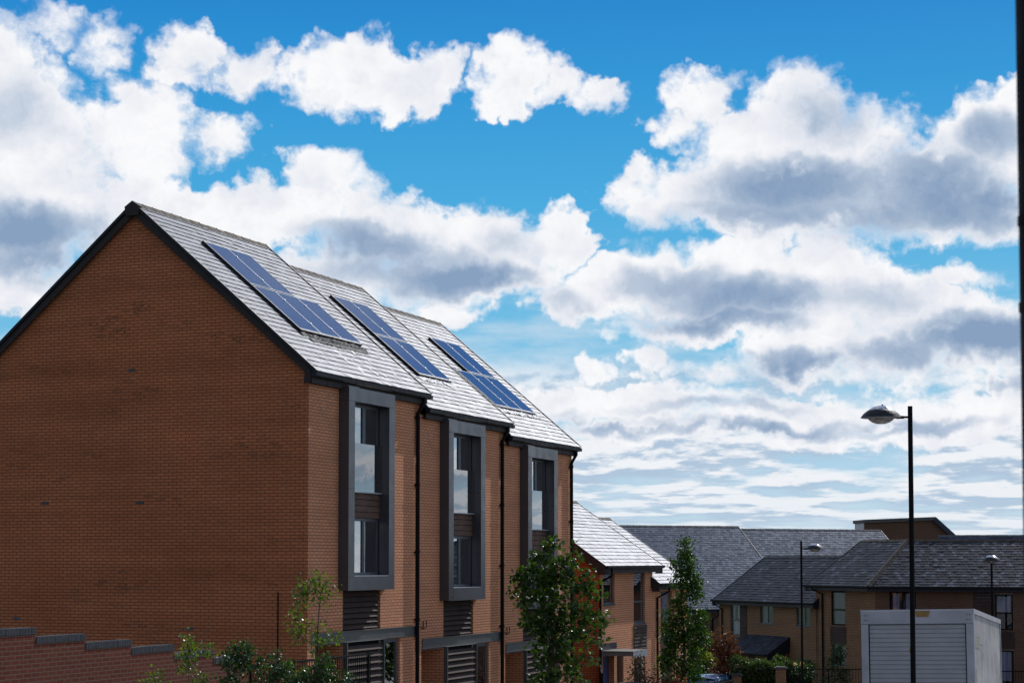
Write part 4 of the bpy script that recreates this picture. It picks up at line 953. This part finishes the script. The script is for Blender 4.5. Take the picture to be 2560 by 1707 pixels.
m, b, p, o = mat('lamp_bowl'); p.inputs['Base Color'].default_value = (.8, .76, .66, 1); p.inputs['Roughness'].default_value = .12; p.inputs['Transmission Weight'].default_value = .85; p.inputs['IOR'].default_value = 1.2
M['bowl'] = m
l1 = lamp('tallest, nearest street lamp, standing in front of the white van', (7.65, 36, -.1), 7.27, (-1, 0), 7.08, .56)
def stripe(l_, z): MB().box(-.052, .052, -.054, -.045, z, z + .1).build('number_tag', plain('yellow_tag', (.45, .36, .05), .6), l_)
stripe(l1, 2.55)
l2 = lamp('street lamp before the buff brick house, its lantern reaching right', (12.3, 80, -2.4), 7.45, (1, 0), 7.15, .58)
l3 = lamp('farthest street lamp, its lantern facing us before the dark slate roof, right of the van', (21.15, 83, -2.5), 6.72, (-.25, -1), 6.76, .46)

# ------------------------------------------------------------------ white box van parked facing down the street
van = thing('box_van', 'dirty white box van with closed roller shutter, parked behind the nearest lamp post', 'van', (9.336, 38.0, 0), AZ_MAIN)
vr = Matrix.Rotation(R(90 - AZ_MAIN), 4, 'Z') @ Matrix.Rotation(R(4.4), 4, 'Y') @ Matrix.Rotation(R(-1.2), 4, 'X')
van.rotation_euler = vr.to_euler()
VL, VW, VT, VB = 4.6, 2.28, 3.25, .95
bx_ = MB(); bx_.box(.07, VL, .012, VW - .012, VB, VT - .03); bx_.build('box_body', M['white_dirty'], van)
rr_ = MB(); rr_.box(.0, VL + .02, -.012, .06, VT - .10, VT); rr_.box(.0, VL + .02, VW - .06, VW + .012, VT - .10, VT); rr_.box(.02, VL, .061, VW - .061, VT - .03, VT - .008); rr_.build('roof_rail', M['white'], van)
hd = MB(); hd.box(-.03, .07, -.005, VW + .005, VT - .30, VT - .025); hd.build('header_panel', M['white'], van, bevel=.01)
MB().box(-.032, -.02, -.01, VW + .01, VT - .022, VT - .004).build('roof_lip', M['alu'], van)
for y0 in (.0, VW - .15): 
    MB().box(-.02, .07, y0, y0 + .15, VB - .1, VT - .302).build('corner_post', M['white'], van, bevel=.008)
for y0 in (.07, VW - .13):
    for zz in (.12, .22):
        for dy in (0, .055): MB().tube([(-.036, y0 + dy, VT - zz), (-.028, y0 + dy, VT - zz)], .011, 8).build('rivet', M['black'], van)
sh_ = MB(); n = 18; z0_, z1_ = VB + .35, VT - .31
for k in range(n):
    a = z0_ + (z1_ - z0_) * k / n; h_ = (z1_ - z0_) / n
    sh_.extr([(.03, .17, a + .004), (.015, .17, a + .010), (.015, .17, a + h_ - .010), (.03, .17, a + h_ - .004)], (0, VW - .34, 0), tint=(k * .31) % 1)
sh_.box(.031, .045, .17, VW - .17, z0_, z1_, tint=0)
sh_.build('roller_shutter', M['shutter'], van)
for y0 in (.151, VW - .169): MB().box(.0, .06, y0, y0 + .018, VB + .2, VT - .303).build('shutter_track', M['black'], van)
MB().box(-.035, .05, .14, VW - .14, VB + .18, VB + .34).build('shutter_sill', plain('cream_sill', (.42, .38, .35), .6, var=.2), van)
MB().box(-.05, .05, .02, .13, VB + .02, VB + .32).build('tail_light', M['black'], van); MB().box(-.05, .05, VW - .13, VW - .02, VB + .02, VB + .32).build('tail_light', M['black'], van)
MB().extr([(-.034, 1.17, VT - .03), (-.034, .86, VT - .03), (-.034, .90, VT - .155), (-.034, 1.14, VT - .155)], (-.006, 0, 0)).build('sticker', plain('brown_tape', (.30, .17, .05), .7, var=.2), van)
for (xa_, xb_, za_, zb_, col_) in ((.2, .95, VT - .55, VT - .28, (.38, .33, .33)), (.2, .95, VT - .78, VT - .56, (.33, .31, .24)), (.96, 1.5, VT - .68, VT - .45, (.38, .37, .35)), (.22, .42, VT - 1.9, VT - 1.2, (.30, .28, .24))):
    MB().box(xa_, xb_, .006, .0115, za_, zb_).build('faded_decal', plain('faded_decal', col_, .7, var=.15), van)
MB().box(.0, .09, -.006, .0, VB, VT - .11).build('side_trim', M['alu'], van); MB().box(VL - .04, VL + .02, -.006, .0, VB, VT - .11).build('side_trim', M['alu'], van)
ch = MB(); ch.box(-.1, VL + 1.5, .55, .65, .62, .8); ch.box(-.1, VL + 1.5, VW - .65, VW - .55, .62, .8); ch.box(-.12, -.05, .1, VW - .1, .5, .62); ch.build('chassis', M['black'], van)
cab = MB(); cab.extr([(VL + .05, .12, .55), (VL + 2.1, .12, .55), (VL + 2.1, .12, 1.25), (VL + 1.45, .12, 1.5), (VL + .75, .12, 2.25), (VL + .05, .12, 2.3)][::-1], (0, VW - .24, 0)); cab.build('cab', M['white'], van, bevel=.05)
MB().extr([(VL + 1.42, .2, 1.53), (VL + 1.46, .2, 1.55), (VL + .82, .2, 2.2), (VL + .78, .2, 2.2)], (0, VW - .4, 0)).build('windscreen', M['dark'], van)
def wheel(par, x, y, r, w_, dz=0):
    t_ = MB().lathe([(r * .62, -w_ / 2), (r * .95, -w_ / 2), (r, -w_ * .35), (r, w_ * .35), (r * .95, w_ / 2), (r * .62, w_ / 2)], (0, 0, 0), 24)
    t_.v = [(x + v[0], y + v[2], r + dz + v[1]) for v in t_.v]
    wo_ = t_.build('wheel', M['black'], par)
    h_ = MB().lathe([(.001, -w_ * .3), (r * .6, -w_ * .35), (r * .62, w_ * .35), (.001, w_ * .3)], (0, 0, 0), 20); h_.v = [(x + v[0], y + v[2], r + dz + v[1]) for v in h_.v]
    h_.build('rim', M['alu'], wo_)
for x_ in (1.3, VL + 1.3):
    for y_ in (.25, VW - .25): wheel(van, x_, y_, .36, .22, .02)

# ------------------------------------------------------------------ blue hatchback at the end of the street
car = thing('parked_car', 'blue hatchback parked by the hedge, only its roof and rear window showing', 'car', (8.98, 84.0, -2.30), None); car.rotation_euler = (0, 0, R(62))
paint = plain('blue_paint', (.03, .09, .24), .25, metal=.5, var=.04); paint.node_tree.nodes['Principled BSDF'].inputs['Coat Weight'].default_value = 1.
def loft(prof_list, mb):
    for i in range(len(prof_list) - 1):
        a, c = prof_list[i], prof_list[i + 1]
        for k in range(len(a) - 1): mb.face((a[k], a[k + 1], c[k + 1], c[k]))
    return mb
def section(x, w, zb_, zt_, tw=.86, zm=.75):
    zmid = zb_ + (zt_ - zb_) * zm
    return [(x, -w * .9, zb_), (x, -w, zb_ + .12), (x, -w, zmid), (x, -w * tw, zt_), (x, 0, zt_ + .015), (x, w * tw, zt_), (x, w, zmid), (x, w, zb_ + .12), (x, w * .9, zb_), (x, -w * .9, zb_)]
cb = MB(); secs = [section(x, w, a, c) for x, w, a, c in ((-2.0, .70, .42, .75), (-1.96, .80, .32, .90), (-1.7, .85, .22, .98), (-.9, .87, .2, .99), (.4, .88, .2, .98), (1.0, .87, .2, .95), (1.7, .83, .24, .86), (2.02, .76, .34, .72), (2.06, .66, .42, .6))]
loft(secs, cb); cb.face(secs[0][:-1][::-1]); cb.face(secs[-1][:-1]); body = cb.build('body', paint, car, smooth=True)
gh = MB(); S2 = [section(x, w, .93, c, t_, .3) for x, w, c, t_ in ((-1.9, .80, .96, .95), (-1.62, .79, 1.22, .84), (-1.35, .78, 1.42, .80), (-.8, .78, 1.49, .78), (0, .78, 1.50, .78), (.45, .79, 1.44, .79), (1.15, .80, .97, .95))]
loft(S2, gh); gh.build('window_glass', plain('car_glass', (.02, .05, .09), .04, spec=1., var=.02), car, smooth=True)
rfm = MB(); S3 = [[(x, -w, z), (x, -w * .5, z + .03), (x, 0, z + .035), (x, w * .5, z + .03), (x, w, z)] for x, w, z in ((-1.50, .60, 1.37), (-1.35, .62, 1.428), (-.8, .63, 1.498), (0, .63, 1.508), (.42, .62, 1.458))]
loft(S3, rfm); rfm.build('roof', paint, car, smooth=True)
for s_ in (-1, 1):
    for (xa_, za_), (xb_, zb_) in (((-1.92, .95), (-1.42, 1.40)), ((1.15, .96), (.4, 1.46)), ((-.15, .97), (-.15, 1.47))):
        MB().tube([(xa_, s_ * .80, za_), (xb_, s_ * .64, zb_)], .03, 6).build('pillar', paint, car)
    MB().box(-1.99, -1.9, s_ * .72 - .1, s_ * .72 + .1, .72, .95).build('tail_light', plain('red_lens', (.4, .01, .01), .2), car)
    MB().box(1.9, 2.0, s_ * .62 - .12, s_ * .62 + .12, .62, .76).build('headlight', M['alu'], car)
    for x_ in (-1.25, 1.3): wheel(car, x_, s_ * .78, .31, .2, .0)
MB().box(-2.03, -1.99, -.25, .25, .6, .72).build('number_plate', plain('plate_yellow', (.5, .4, .06), .5), car)
MB().tube([(-1.95, -.28, 1.02), (-1.95, .1, 1.03)], .014, 6).build('rear_wiper', M['black'], car)

# ------------------------------------------------------------------ near post at the right edge
np_ = thing('scaffold_post', 'dark out of focus post close to the camera at the right edge', 'post', (1.702, 6.0, 0))
MB().tube([(0, 0, 0), (0, 0, 8.)], .068, 24).build('pole', plain('dark_post', (.01, .01, .012), .7, spec=.15, bumpd=.002), np_)
for z in (5.28, 5.0, 3.3): MB().tube([(0, 0, z), (0, 0, z + .03)], .072, 24).build('collar', M['black'], np_)

# ------------------------------------------------------------------ ground, street, pavements
def gz(x):  # ground height along the street (x in main axes)
    if x < -25: return .052 * 25
    if x < 45: return -.052 * x
    return max(-.052 * 45 - (x - 45) * .03, -3.8)
def strip(name, ys, xs, m_, dz, kind='structure', label=None, zfun=None):
    mb = MB()
    for i in range(len(xs) - 1):
        for k in range(len(ys) - 1):
            mb.face([main(xs[i], ys[k], gz(xs[i]) + dz), main(xs[i], ys[k + 1], gz(xs[i]) + dz), main(xs[i + 1], ys[k + 1], gz(xs[i + 1]) + dz), main(xs[i + 1], ys[k], gz(xs[i + 1]) + dz)][::-1])
    return tag(mb.build(name, M[m_]), kind='structure')
XS = [-400, -100, -60, -25] + list(range(-20, 46, 5)) + [50, 60, 75, 90, 120, 200, 400, 900]
strip('ground', [900, 300, 100, 40, 0, -40, -100, -300, -900], XS, 'grass', -.15)
strip('road', [-5.2, -12.0], [-100] + XS[3:-3], 'asphalt', -.13)
for nm, ya, yb in (('pavement', -1.95, -5.05), ('pavement', -12.15, -30.0)):
    strip(nm, [ya, yb], [-100] + XS[3:-3], 'paving', -.01)
for ya, yb in ((-5.05, -5.2), (-12.0, -12.15)): strip('kerb', [ya, yb], [-100] + XS[3:-3], 'kerb', 0.)

# ------------------------------------------------------------------ plants
def leaf_mesh(name, P, N, size, m_, parent=None, shape='oval', tint=None, jit=.5, droop=0.):
    """one mesh of leaves: P points, N outward directions"""
    n = len(P); rg = RNG
    d = N + rg.normal(0, jit, (n, 3)); d[:, 2] -= droop; d /= np.linalg.norm(d, axis=1)[:, None]
    r = rg.normal(0, 1, (n, 3)); a = np.cross(d, r); a /= np.linalg.norm(a, axis=1)[:, None]     # across
    nn = np.cross(d, a)
    s = size * rg.uniform(.65, 1.25, n)[:, None]
    if shape == 'oval': T = [(0, 0, 0), (.42, .28, .08), (.36, .7, .05), (0, 1, -.06), (-.36, .7, .05), (-.42, .28, .08)]
    elif shape == 'maple': T = [(0, 0, 0), (.5, -.02, .05), (.38, .3, .06), (.62, .62, -.02), (.26, .6, .06), (0, 1.05, -.1), (-.26, .6, .06), (-.62, .62, -.02), (-.38, .3, .06), (-.5, -.02, .05)]
    else: T = [(0, 0, 0), (.2, .45, .03), (0, 1, -.05), (-.2, .45, .03)]
    k = len(T); V = np.zeros((n, k, 3))
    for i, (x, y, z) in enumerate(T): V[:, i] = P + a * (x * s) + d * (y * s) + nn * (z * s)
    V = V.reshape(-1, 3)
    if shape == 'maple':
        # fan of quads about the midrib so that the concave outline stays right
        F = []
        base = np.arange(n) * k
        for q in ((0, 1, 2, 5), (5, 2, 3, 4), (0, 5, 8, 9), (5, 6, 7, 8)): F.append(base[:, None] + np.array(q)[None])
        F = np.concatenate(F); nf = 4
    else: F = (np.arange(n) * k)[:, None] + np.arange(k)[None]; nf = 1
    me = bpy.data.meshes.new(name); me.from_pydata(V.tolist(), [], F.tolist()); me.materials.append(M[m_])
    t = rg.uniform(0, 1, n) if tint is None else np.clip(tint + rg.normal(0, .18, n), 0, 1)
    fl = F.shape[1]; tt = np.tile(t, nf) if nf > 1 else t
    c = np.ones((len(F) * fl, 4), np.float32); c[:, :3] = np.repeat(tt, fl)[:, None]
    at = me.color_attributes.new('tint', 'FLOAT_COLOR', 'CORNER'); at.data.foreach_set('color', c.ravel())
    o = bpy.data.objects.new(name, me); C.objects.link(o)
    if parent is not None: o.parent = parent
    return o
M['leaf_maple'] = leaf_mat('leaf_sycamore', (.014, .036, .007), (.075, .13, .022), .35, .40, .45)
M['leaf_oak'] = leaf_mat('leaf_oak', (.012, .034, .004), (.055, .12, .012), .38, .45, .4)
M['leaf_young'] = leaf_mat('leaf_young', (.05, .08, .015), (.13, .17, .03), .45, .3)
M['leaf_shrub'] = leaf_mat('leaf_shrub', (.014, .035, .01), (.045, .09, .02), .3, .36, .5)
M['leaf_red'] = leaf_mat('leaf_copper', (.06, .018, .01), (.19, .06, .03), .35, .4)
M['leaf_hedge'] = leaf_mat('leaf_hedge', (.02, .045, .008), (.08, .12, .02), .3, .45)
M['leaf_yellow'] = leaf_mat('leaf_yellow', (.10, .13, .01), (.30, .32, .04), .5, .4)
M['leaf_brown'] = leaf_mat('leaf_brown', (.05, .02, .012), (.13, .07, .03), .3, .4)
M['petal'] = leaf_mat('pale_petal', (.6, .35, .25), (.8, .55, .4), .3, .5)

def blob_points(n, c, r, shell=.35):
    """points in an ellipsoid, denser towards its surface"""
    v = RNG.normal(0, 1, (n, 3)); v /= np.linalg.norm(v, axis=1)[:, None]
    rad = (shell + (1 - shell) * RNG.uniform(0, 1, n) ** .5)[:, None]
    return np.array(c) + v * rad * np.array(r), v
def tree(name, label, loc, cat, H, trunk_r, clumps, leaf, size, n_leaf, shape='oval', group=None, lean=(0, 0), trunk_top=.85, jit=.7, droop=.15, branch_from=.25, sparse=1., tight=1.):
    """clumps: (x, y, z, rx, ry, rz, share) in metres from the base"""
    root = thing(name, label, cat, loc, None, group)
    tb_ = MB(); rg = random.Random(len(label))
    top = Vector((lean[0], lean[1], H * trunk_top)); pts = []
    for k in range(9):
        f_ = k / 8; pts.append(top * f_ + Vector((rg.uniform(-1, 1), rg.uniform(-1, 1), 0)) * trunk_r * 1.2 * (0 < k < 8))
    tb_.tube(pts, [trunk_r * (1 - .8 * k / 8) for k in range(9)], 8)
    P, N = [], []
    tot = sum(c[6] for c in clumps)
    for (x, y, z, rx, ry, rz, sh) in clumps:
        rx *= tight; rz *= tight
        f_ = max(.12, min(.97, (z - rz * .9) / (H * trunk_top))) if z - rz > .1 else .15
        base = top * f_; c_ = Vector((x, y, z)); mid = base.lerp(c_, .5) + Vector((0, 0, -.05 * (c_ - base).length))
        r0 = trunk_r * (1 - .8 * f_) * .6
        tb_.tube([base, mid, c_], [r0, r0 * .7, r0 * .25], 6)
        m_ = int(n_leaf * sh / tot)
        nt = max(3, int(m_ / 22))
        # twigs inside the clump carry sprays of leaves
        tp, tv = blob_points(nt, (x, y, z), (rx, ry, rz), .25)
        for t_ in tp[: min(nt, 60)]:
            e_ = Vector(t_); s_ = mid.lerp(c_, rg.uniform(.3, 1.)); tb_.tube([s_, s_.lerp(e_, .55) + Vector((0, 0, .03)), e_], [r0 * .28 + .002, r0 * .16 + .0015, .0015], 4, cap=False)
        idx = RNG.integers(0, nt, m_); sp = size * 1.6 * sparse
        q = tp[idx] + RNG.normal(0, 1, (m_, 3)) * sp * .8
        nv = (q - np.array((x, y, z - rz * .4))); nv /= np.linalg.norm(nv, axis=1)[:, None] + 1e-6
        P.append(q); N.append(nv)
    tb_.build('trunk', M['bark'], root)
    leaf_mesh('crown', np.concatenate(P), np.concatenate(N), size, leaf, root, shape, None, jit, droop)
    return root

# sycamore in front of the third house (base on the pavement)
g1 = gz(10.2) - .01
def cl(spec, base): return [(x, y, z - base, rx, ry, rz, s_) for x, y, z, rx, ry, rz, s_ in spec]
# heights given above the datum; x right of the trunk
tree('sycamore_tree', 'leafy green sycamore with glossy lobed leaves, in front of the third tall house', (1.08, 52, g1), 'tree', 4.75 - g1, .05, cl([
    (-.06, 0, 4.45, .22, .25, .32, .5), (-.32, .1, 4.15, .30, .3, .25, .7), (.25, 0, 4.05, .22, .3, .25, .4), (.62, 0, 4.45, .10, .12, .28, .18), (.62, .1, 4.0, .2, .2, .3, .3),
    (-.30, 0, 3.75, .55, .5, .38, 1.6), (-.92, 0, 3.72, .28, .3, .22, .45), (.15, 0, 3.55, .55, .5, .4, 1.5), (.75, 0, 3.45, .4, .4, .3, .8), (1.05, 0, 3.85, .22, .2, .16, .22),
    (-.62, .1, 3.2, .42, .4, .3, .9), (.05, 0, 2.95, .62, .5, .45, 1.9), (.85, 0, 2.9, .45, .4, .32, .9), (1.22, 0, 3.3, .2, .2, .16, .2), (1.35, 0, 2.62, .22, .3, .16, .3),
    (-.42, 0, 2.6, .42, .4, .4, 1.1), (.35, 0, 2.35, .55, .5, .42, 1.5), (1.0, 0, 2.25, .38, .4, .28, .6), (1.25, 0, 2.0, .22, .2, .16, .2), (-.15, 0, 1.95, .48, .4, .42, 1.2),
    (.5, 0, 1.7, .45, .4, .4, .9), (.95, .1, 1.55, .2, .2, .18, .2), (0, 0, 1.3, .5, .4, .4, 1.0), (.55, 0, 1.05, .4, .4, .4, .7), (-.3, 0, .85, .35, .4, .3, .5), (.1, 0, .5, .5, .4, .35, .8)], g1),
    'leaf_maple', .125, 3100, 'maple', trunk_top=.88, droop=.45, jit=.9, sparse=.75, tight=.88)
# upright oak
g2 = gz(18.8) - .01
tree('upright_oak_tree', 'narrow upright dark green tree before the lowest brick house', (5.62, 62, g2), 'tree', 4.95 - g2, .06, cl([
    (.12, 0, 4.75, .17, .17, .30, .5), (.10, 0, 4.35, .20, .2, .25, .6), (-.16, 0, 4.12, .16, .2, .24, .4), (.28, 0, 3.95, .24, .2, .30, .7), (.02, 0, 3.75, .26, .25, .25, .6), (-.20, 0, 3.45, .16, .2, .18, .25),
    (.42, 0, 3.5, .28, .25, .28, .8), (.30, 0, 3.15, .36, .3, .28, .9), (-.02, 0, 3.15, .2, .2, .2, .3), (-.2, 0, 2.75, .28, .25, .28, .6), (.12, 0, 2.6, .25, .25, .2, .4),
    (.55, 0, 2.35, .24, .25, .26, .6), (-.40, 0, 2.3, .28, .3, .3, .8), (.05, 0, 2.2, .36, .3, .3, .8), (.35, 0, 1.9, .40, .3, .3, 1.), (-.45, 0, 1.8, .34, .3, .32, 1.), (.62, 0, 1.65, .3, .3, .3, .8),
    (0, 0, 1.6, .45, .3, .35, 1.2), (-.35, 0, 1.2, .42, .3, .35, 1.1), (.3, 0, 1.15, .42, .3, .35, 1.1), (-.5, 0, .7, .36, .3, .35, .9), (.1, 0, .65, .45, .3, .35, 1.1), (-.15, 0, .15, .6, .35, .4, 1.4), (.45, 0, .3, .25, .3, .35, .5)], g2),
    'leaf_oak', .075, 8600, 'oval', trunk_top=.93, droop=.0, jit=.9, tight=.92)
# slim young tree at the corner of the first house
g3 = .15
tree('young_tree', 'slim young tree with sparse pale green leaves at the corner of the tall house', (-4.02, 38, g3), 'tree', 3.98 - g3, .032, cl([
    (.10, 0, 3.85, .18, .15, .14, .9), (-.12, 0, 3.70, .16, .15, .14, .7), (.02, 0, 3.58, .24, .2, .14, 1.1), (.38, 0, 3.62, .12, .12, .08, .35), (-.22, 0, 3.42, .12, .12, .16, .6), (.3, 0, 3.4, .1, .1, .1, .25),
    (-.38, 0, 3.05, .13, .13, .14, .8), (-.25, 0, 2.88, .16, .13, .12, .6), (-.30, 0, 2.68, .10, .1, .14, .5), (.10, 0, 2.85, .14, .12, .12, .4), (.12, 0, 2.55, .18, .12, .14, .8), (.42, 0, 2.70, .14, .12, .09, .6),
    (.30, 0, 2.1, .12, .12, .1, .4), (-.35, 0, 1.95, .14, .12, .12, .5), (-.05, 0, 1.85, .18, .15, .12, .7), (.28, 0, 1.75, .16, .12, .16, .7), (-.2, 0, 1.6, .25, .2, .14, .9), (.1, 0, 1.45, .3, .2, .15, 1.)], g3),
    'leaf_young', .062, 1300, 'oval', lean=(.18, 0), trunk_top=.93, droop=.5, jit=.8)
# shrubs in front of the garden wall
for k, (x, y, top, specs, lab, nl) in enumerate((
    (-5.35, 28.5, 2.62, [(0, 0, 2.35, .14, .14, .18, 1), (-.25, 0, 2.2, .2, .2, .15, 1), (.2, 0, 2.15, .16, .2, .2, 1)], 'small leafy shrub, leftmost of those before the stepped garden wall', 420),
    (-4.92, 28.7, 3.06, [(.0, 0, 2.88, .17, .16, .16, 1.2), (.30, 0, 2.92, .09, .1, .14, .4), (-.02, 0, 2.62, .10, .12, .12, .6), (.15, 0, 2.35, .2, .2, .14, 1), (-.35, 0, 2.2, .2, .2, .14, .8)], 'tall thin shrub reaching over the garden wall copings', 650),
    (-4.20, 28.9, 2.98, [(.06, 0, 2.84, .17, .16, .14, 1.6), (-.16, 0, 2.70, .12, .12, .12, .8), (.0, 0, 2.58, .18, .15, .14, 1.5), (.34, 0, 2.62, .14, .15, .12, .7), (-.1, 0, 2.32, .14, .15, .16, 1)], 'dense dark shrub in the middle of the garden wall, topped by glossy leaves', 1000),
    (-3.62, 28.8, 2.84, [(0, 0, 2.70, .08, .1, .12, .5), (.15, 0, 2.5, .25, .2, .2, 1.5), (-.1, 0, 2.3, .3, .2, .2, 1.6), (.4, 0, 2.35, .2, .2, .2, 1.)], 'bushy shrub before the low end of the garden wall', 1000),
    (-2.95, 28.8, 2.80, [(.02, 0, 2.62, .15, .16, .18, 1.3), (-.05, 0, 2.4, .28, .2, .22, 2), (.35, 0, 2.35, .22, .2, .2, 1.2)], 'round dark shrub beside the slim young tree', 1000))):
    gg = .4
    tree('garden_shrub', lab, (x, y, gg), 'shrub', top - gg, .02, cl(specs + [(0, 0, 1.7, .35, .25, .5, 1.0)], gg), 'leaf_shrub' if k not in (0, 1) else 'leaf_young', .045, int(nl * 1.5), 'oval', group='shrubs before the garden wall', droop=.1, jit=1.)
# copper leaved tree near the far row and the small red shrubs by the low houses
g5 = -2.5
tree('copper_tree', 'small tree with copper brown leaves in front of the buff end house', (9.55, 85.2, g5), 'tree', 1.25 - g5, .035, cl([
    (-.1, 0, .85, .06, .1, .35, .15), (-.52, 0, .75, .10, .12, .22, .4), (.30, 0, .72, .16, .15, .25, .6), (-.48, 0, .35, .22, .2, .2, .8), (.05, 0, .35, .35, .3, .3, 1.2), (.42, 0, .1, .2, .2, .35, .9), (-.25, 0, -.1, .3, .3, .35, 1.2),
    (.1, 0, -.35, .42, .3, .35, 1.4), (-.3, 0, -.75, .22, .2, .25, .6), (.15, 0, -.85, .3, .3, .3, .9)], g5), 'leaf_red', .09, 2600, 'oval', trunk_top=.95)
tree('red_shrub', 'dark red leaved shrub under the downpipe of the low brick house', (5.15, 60, -1.3), 'shrub', 1.9, .02, [(0, 0, 1.55, .4, .3, .3, 1), (-.3, 0, 1.2, .3, .3, .3, .8), (.2, 0, 1.1, .35, .3, .35, 1)], 'leaf_red', .07, 1300, 'oval', sparse=1.2)
tree('garden_shrub', 'thin reddish shrub between the porch and the tall ground floor window', (3.95, 60, -1.3), 'shrub', 2.5, .015, [(.0, 0, 2.25, .2, .2, .3, .7), (.1, 0, 1.8, .35, .2, .3, 1), (.5, 0, 1.6, .35, .2, .25, 1)], 'leaf_brown', .06, 700, 'oval', sparse=1.4)
# hedges
def hedge(name, label, loc, az_, L, D, H_, leaf, n, size=.07, bumps=.12):
    root = thing(name, label, 'hedge', loc, az_)
    f_ = RNG.uniform(0, 1, (n, 3)); P = np.zeros((n, 3)); N = np.zeros((n, 3))
    side = RNG.uniform(0, 1, n); x = f_[:, 0] * L
    top = H_ + bumps * np.sin(x * 2.1 + 1) + bumps * .7 * np.sin(x * 5.3)
    up = side < .4; dep = RNG.uniform(0, .25, n) ** 1.3
    P[:, 0] = x; P[:, 1] = np.where(up, f_[:, 1] * D, np.where(side < .8, dep, D - dep)); P[:, 2] = np.where(up, top - dep + RNG.normal(0, .05, n), f_[:, 2] * top)
    N[:, 2] = np.where(up, 1, .4); N[:, 1] = np.where(up, 0, np.where(side < .8, -1, 1)); P += RNG.normal(0, .04, (n, 3))
    leaf_mesh('foliage', P, N, size, leaf, root, 'oval', None, .8)
    st = MB(); x_ = .2
    while x_ < L: st.tube([(x_, D / 2, 0), (x_ + .1, D / 2 + .05, H_ * .8)], .02, 5); x_ += .45
    st.box(.15, L - .15, .15, D - .15, 0, H_ - .25); st.build('stems', M['twig'], root)
    return root
M['twig'] = plain('hedge_inside', (.012, .016, .008), .95)
hedge('garden_hedge', 'clipped dark green hedge in front of the buff house with the red door', (9.75, 84.3, -2.6), 93, 2.35, 1.3, 2.28, 'leaf_hedge', 8000, .085)
hedge('low_hedge', 'darker low hedge at the right end of the clipped hedge, behind the gate pier', (11.9, 85.9, -2.6), 93, 1.9, .8, 2.2, 'leaf_hedge', 3600, .08)
tree('yellow_shrub', 'bright yellow green shrub glowing in the sun behind the parked car', (8.85, 87.5, -2.6), 'shrub', 2.65, .03, [(-.15, 0, 2.35, .45, .4, .35, 1.5), (.35, 0, 2.2, .35, .4, .25, 1.)], 'leaf_yellow', .09, 1500, 'oval')
tree('dark_shrub', 'wide dark green shrub under the yellow green one', (9.2, 87.0, -2.6), 'shrub', 2.2, .03, [(-.3, 0, 1.75, .5, .4, .4, 1.5), (.5, 0, 1.65, .5, .4, .4, 1.5), (0, 0, 1.1, .9, .4, .5, 2.)], 'leaf_hedge', .085, 3800, 'oval')
tree('climbing_shrub', 'climbing shrub with dark leaves below the corner house window', (14.6, 86.0, -2.6), 'shrub', 2.9, .02, [(.25, 0, 2.65, .2, .2, .3, 1), (.1, 0, 2.2, .3, .2, .3, .8), (-.1, 0, 1.5, .4, .2, .4, .7), (.45, 0, 1.5, .25, .2, .5, 1.)], 'leaf_shrub', .08, 1500, 'oval', sparse=1.3)
rs = tree('rose_bush', 'rose bush with two pale peach blooms behind the far railing', (12.9, 84.2, -2.5), 'shrub', 2.15, .015, [(.0, 0, 1.9, .3, .2, .2, 1), (.3, 0, 1.7, .3, .2, .3, 1)], 'leaf_shrub', .07, 700, 'oval')
for x, z in ((-.28, 2.12), (.02, 2.2), (.0, 2.1)):
    pp, nv = blob_points(40, (x, -.1, z), (.055, .055, .05), .6); leaf_mesh('bloom', pp, nv, .05, 'petal', rs, 'oval')
pier('brick gate pier at the right end of the clipped hedge', (11.8, 82.9, -2.6), 93, .42, 2.08)
pier('shorter brick pier between the parked car and the hedge', (9.98, 84.0, -2.6), 93, .42, 1.72)
pier('brick pier with a dark stone cap below the low house window', (3.80, 59.6, -1.3), AZ_MAIN, .75, 1.58, 'brick_front')
pier('smaller brick pier behind the one with the dark stone cap', (4.45, 60.6, -1.3), AZ_MAIN, .5, 1.50, 'brick_front')
railing('far_railing', 'black railing with plain bars below the corner house, left of the van', (12.2, 83.6, -2.6), 93, 5.2, .9, 1.15, sp=.13, cap=True)
railing('right_railing', 'black railing at the far right, beyond the van', (21.2, 82.0, -2.6), 93, 4., .9, 1.15, sp=.13, cap=True)
# hanging basket in the first porch
hb = thing('hanging_basket', 'green hanging basket in the porch of the nearest tall house', 'basket', main(1.05, .35, 1.62), AZ_MAIN)
MB().lathe([(.06, -.13), (.13, -.08), (.16, 0), (.15, 0), (.05, -.1)], (0, 0, 0), 16).build('bowl', plain('green_plastic', (.015, .06, .05), .5), hb)
MB().tube([(0, 0, .0), (0, 0, .55)], .006, 5).build('chain', M['black'], hb)
pp, nv = blob_points(120, (0, 0, .05), (.14, .14, .08), .3); leaf_mesh('plant', pp, nv, .05, 'leaf_young', hb, 'oval')
